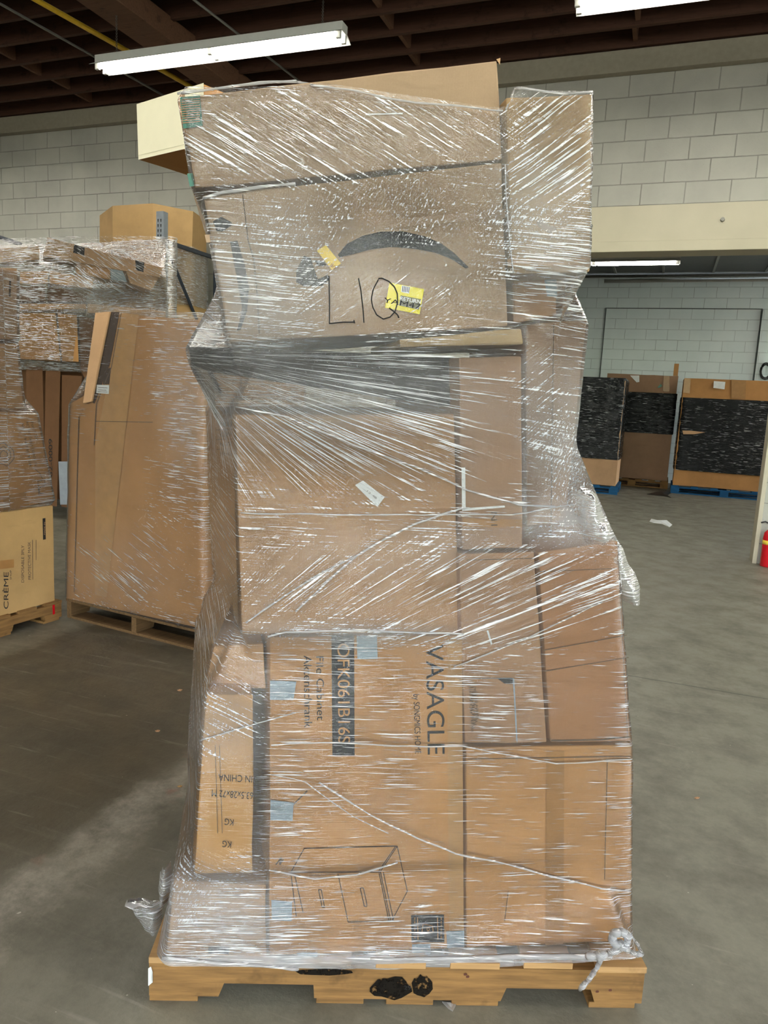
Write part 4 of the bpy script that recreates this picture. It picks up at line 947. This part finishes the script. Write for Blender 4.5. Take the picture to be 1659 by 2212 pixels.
OC = bm_obj('octagonal_carton', bm, cardboard('muted_golden_kraft', s2l(168, 136, 94)), None, Matrix.Translation(Vector(oc)) @ Matrix.Rotation(BYAW, 4, 'Z')); tag(OC, 'big octagonal orange brown bulk carton up on the rack', 'box')
bm = octa('x', .25, H_*.70, .635, None, cap=False); bmesh.ops.subdivide_edges(bm, edges=list(bm.edges), cuts=3, use_grid_fill=True)
ofl = bm_obj('stretch_wrap', bm, FILML, None, OC.matrix_world.copy(), True); flow_attr(ofl.data, [(v.co.x+v.co.y, v.co.z, 0) for v in ofl.data.vertices])
tag(ofl, 'clear film band round the octagonal carton on the rack', 'stretch wrap')

# ================================================================== FAR BAY PALLETS
def farload(lab, b0, top, carton_top, film_top, film_bot, bot, mat, pal_lab, blue=True, dep=1.0, wrap_lab='', yaw=0.0, snapz=.142):
    F_ = Face(L2W(0, b0), WN)
    (x0, x1) = top
    P = [F_.pt(*p) for p in carton_top] + [F_.pt(*p) for p in bot]
    zt_ = (P[0][2]+P[1][2])/2
    a0, a1 = float((P[0]-W0) @ WD), float((P[1]-W0) @ WD)
    pts = [L2W(a0, b0, P[0][2]), L2W(a1, b0, P[1][2]), L2W(a1-.0, b0, snapz), L2W(a0, b0, snapz)]
    o = prism('bulk_carton', pts, WN*dep, mat, seed=a0*7, rough=.01); tag(o, lab, 'box')
    zf1 = float(F_.pt(*film_top)[2]); zf0 = float(F_.pt(*film_bot)[2])
    corn = pts + [p + WN*dep for p in pts]
    ff, _ = film_hull('black_stretch_wrap', [corn], tuple(((pts[0]+pts[1])/2 + WN*dep/2)[:2]), zf0, zf1, slope=.5, NA=160, NZ=60, off=.015, mat=FILMB, wrinkle=.006)
    tag(ff, wrap_lab, 'stretch wrap')
    if blue: block_pallet(pal_lab, tuple(L2W(a0-.02, b0-.03, 0)), math.degrees(BYAW), a1-a0+.06, dep, W_BLUE)
    else: block_pallet(pal_lab, tuple(L2W(a0-.02, b0-.03, 0)), math.degrees(BYAW), a1-a0+.04, dep, W_PAL)
    return o, F_
q1, F1 = farload('bulk carton bottom showing under black wrap, nearest the stack', 5.0, (0, 1), [(1150, 808), (1352, 822)], (1300, 815), (1280, 990), [(1345, 1052), (1200, 1040)], C_TAN, 'blue pallet under the black wrapped load beside the stack', wrap_lab='black film wrapped load next to the stack, covered to its top edge', dep=1.0)
q2, F2 = farload('bulk carton in the middle of the far row, brown lower half bare', 6.75, (0, 1), [(1312, 806), (1466, 812)], (1400, 848), (1400, 936), [(1445, 1040), (1335, 1038)], cardboard('rosy_kraft', s2l(152, 120, 94)), 'plain wooden pallet under the middle load of the far row', blue=False, wrap_lab='narrow black film band round the middle load of the far row')
q3_, F3 = farload('wide bulk carton with patched upper rim, far right of the row', 6.1, (0, 1), [(1478, 816), (1712, 824)], (1560, 862), (1560, 1022), [(1620, 1058), (1462, 1050)], cardboard('far_kraft', s2l(176, 128, 78)), 'blue pallet under the far right black wrapped load', wrap_lab='black film round the far right load below its brown rim')
patch('white_label', q2, F2, [(1361, 811), (1381, 811), (1381, 825), (1375, 826)], WHT, .02); patch('white_label', q3_, F3, [(1542, 823), (1567, 825), (1565, 841), (1541, 838)], WHT, .02)
patch('tape_patch', q3_, F3, [(1580, 820), (1612, 822), (1610, 862), (1580, 860)], TAPEK, .012); patch('tape_patch', q3_, F3, [(1478, 818), (1492, 818), (1490, 850), (1476, 848)], TAPEL, .012)
patch('tape_strip', q2, F2, [(1434, 812), (1446, 813), (1446, 846), (1432, 845)], TAPEK, .012)
patch('green_print', q2, F2, [(1420, 837), (1427, 829), (1431, 834), (1424, 838)], GREEN, .012)
bm = bmesh.new(); p_ = F2.pt(1459, 812); add_box(bm, -.04, .04, 0, .02, 0, .22)
fo = bm_obj('open_flap', bm, C_STD, q2, Matrix.Translation(Vector(p_)) @ Matrix.Rotation(BYAW, 4, 'Z'))
sl = patch('torn_opening', q3_, F3, [(1474, 930), (1490, 930), (1524, 934), (1500, 938), (1476, 938)], C_TAN, .05, 'torn slit showing brown carton')
# black scrap of film and a twisted rag on the floor
def scrap(name, label, px, mat, h=.03, cat='film scrap'):
    bm = bmesh.new(); P = [Vector(floor_pt(x, y)) for x, y in px]; c = sum(P, Vector())/len(P)
    cv = bm.verts.new(c + Vector((0, 0, h))); vs = [bm.verts.new(p + Vector((0, 0, .004))) for p in P]
    md = [bm.verts.new((p+c)/2 + Vector((0, 0, h*(.4+.9*abs(mnoise.noise(p*9)))))) for p in P]; n = len(P)
    for i in range(n):
        bm.faces.new((vs[i], vs[(i+1) % n], md[(i+1) % n], md[i])); bm.faces.new((md[i], md[(i+1) % n], cv))
    bot = [bm.verts.new(p + Vector((0, 0, .001))) for p in P]
    for i in range(n): bm.faces.new((bot[i], bot[(i+1) % n], vs[(i+1) % n], vs[i]))
    return tag(bm_obj(name, bm, mat, None), label, cat)
scrap('film_scrap', 'black film scrap lying on the floor before the middle far pallet', [(1397, 1068), (1420, 1062), (1448, 1060), (1455, 1062), (1442, 1070), (1450, 1075), (1432, 1072), (1410, 1070)], BLACK)
scrap('paper_scrap', 'twisted white scrap on the floor right of the stack', [(1403, 1127), (1407, 1121), (1420, 1124), (1440, 1124), (1452, 1134), (1446, 1139), (1430, 1132), (1412, 1130)], WHT, .02, 'paper scrap')
for (x, y, lb) in ((405, 1380, 'small torn film bit near the bulk carton pallet'), (388, 1492, 'small pale film bit left of the crushed carton'), (340, 1580, 'pale film bit on the floor left of the wrapped stack'),
               (388, 1700, 'tiny wood splinter by the worn floor line'), (1505, 1725, 'tiny white crumb on the floor right of the stack')):
    scrap('floor_scrap', lb, [(x-5, y), (x, y-2), (x+6, y-1), (x+3, y+1.5), (x-2, y+1.5)], C_GREY if 'splinter' not in lb else W_END, .006, 'scrap')
scrap('film_scrap', 'clear film curl lying under the pallet front edge', [(955, 2166), (975, 2162), (985, 2172), (978, 2186), (968, 2180)], FILML, .01)
# fire extinguisher beside the opening jamb
ep = L2W(1.115, -.10); EX = tag(empty('fire_extinguisher', (ep[0]+.0, ep[1]-.0, 0)), 'red fire extinguisher standing by the white jamb at the right edge', 'fire extinguisher'); m = EX.matrix_world
def lathe(name, prof, mat, par, m, seg=24):
    bm = bmesh.new(); R_ = [[bm.verts.new((r*math.cos(2*math.pi*k/seg), r*math.sin(2*math.pi*k/seg), z)) for k in range(seg)] for r, z in prof]
    for a, b in zip(R_[:-1], R_[1:]):
        for k in range(seg): bm.faces.new((a[k], a[(k+1) % seg], b[(k+1) % seg], b[k]))
    bm.faces.new(R_[0][::-1]); bm.faces.new(R_[-1]); return bm_obj(name, bm, mat, par, m, True)
lathe('cylinder_body', [(.06, 0), (.066, .01), (.066, .28), (.06, .33), (.035, .36), (.02, .37)], RED, EX, m); lathe('valve', [(.02, .37), (.025, .38), (.022, .41), (.012, .42)], STEEL, EX, m)
lathe('label_band', [(.067, .22), (.067, .26)], YEL2, EX, m)
bm = bmesh.new(); add_tube(bm, [(-.02, 0, .42), (-.07, 0, .44), (-.11, 0, .43)], .008); bm_obj('handle', bm, BLACK, EX, m)
bm = bmesh.new(); add_tube(bm, [(.0, -.02, .40), (.03, -.07, .36), (.04, -.085, .25), (.03, -.08, .12)], .008); bm_obj('hose', bm, BLACK, EX, m)
# cable coil on the far wall
bm = bmesh.new()
for rr_ in (.16, .14, .12): add_tube(bm, [(rr_*math.cos(t*math.pi/8)*.6+.01*rr_*t, -.04+.01*rr_*9, rr_*math.sin(t*math.pi/8)) for t in range(17)], .01, 6)
cp = Face(L2W(0, 7.95), WN).pt(1652, 802)
tag(bm_obj('cable_coil', bm, BLACK, None, Matrix.Translation(Vector(cp)) @ Matrix.Rotation(BYAW, 4, 'Z'), True), 'black cable coil hanging on the far wall at the right edge', 'cable')
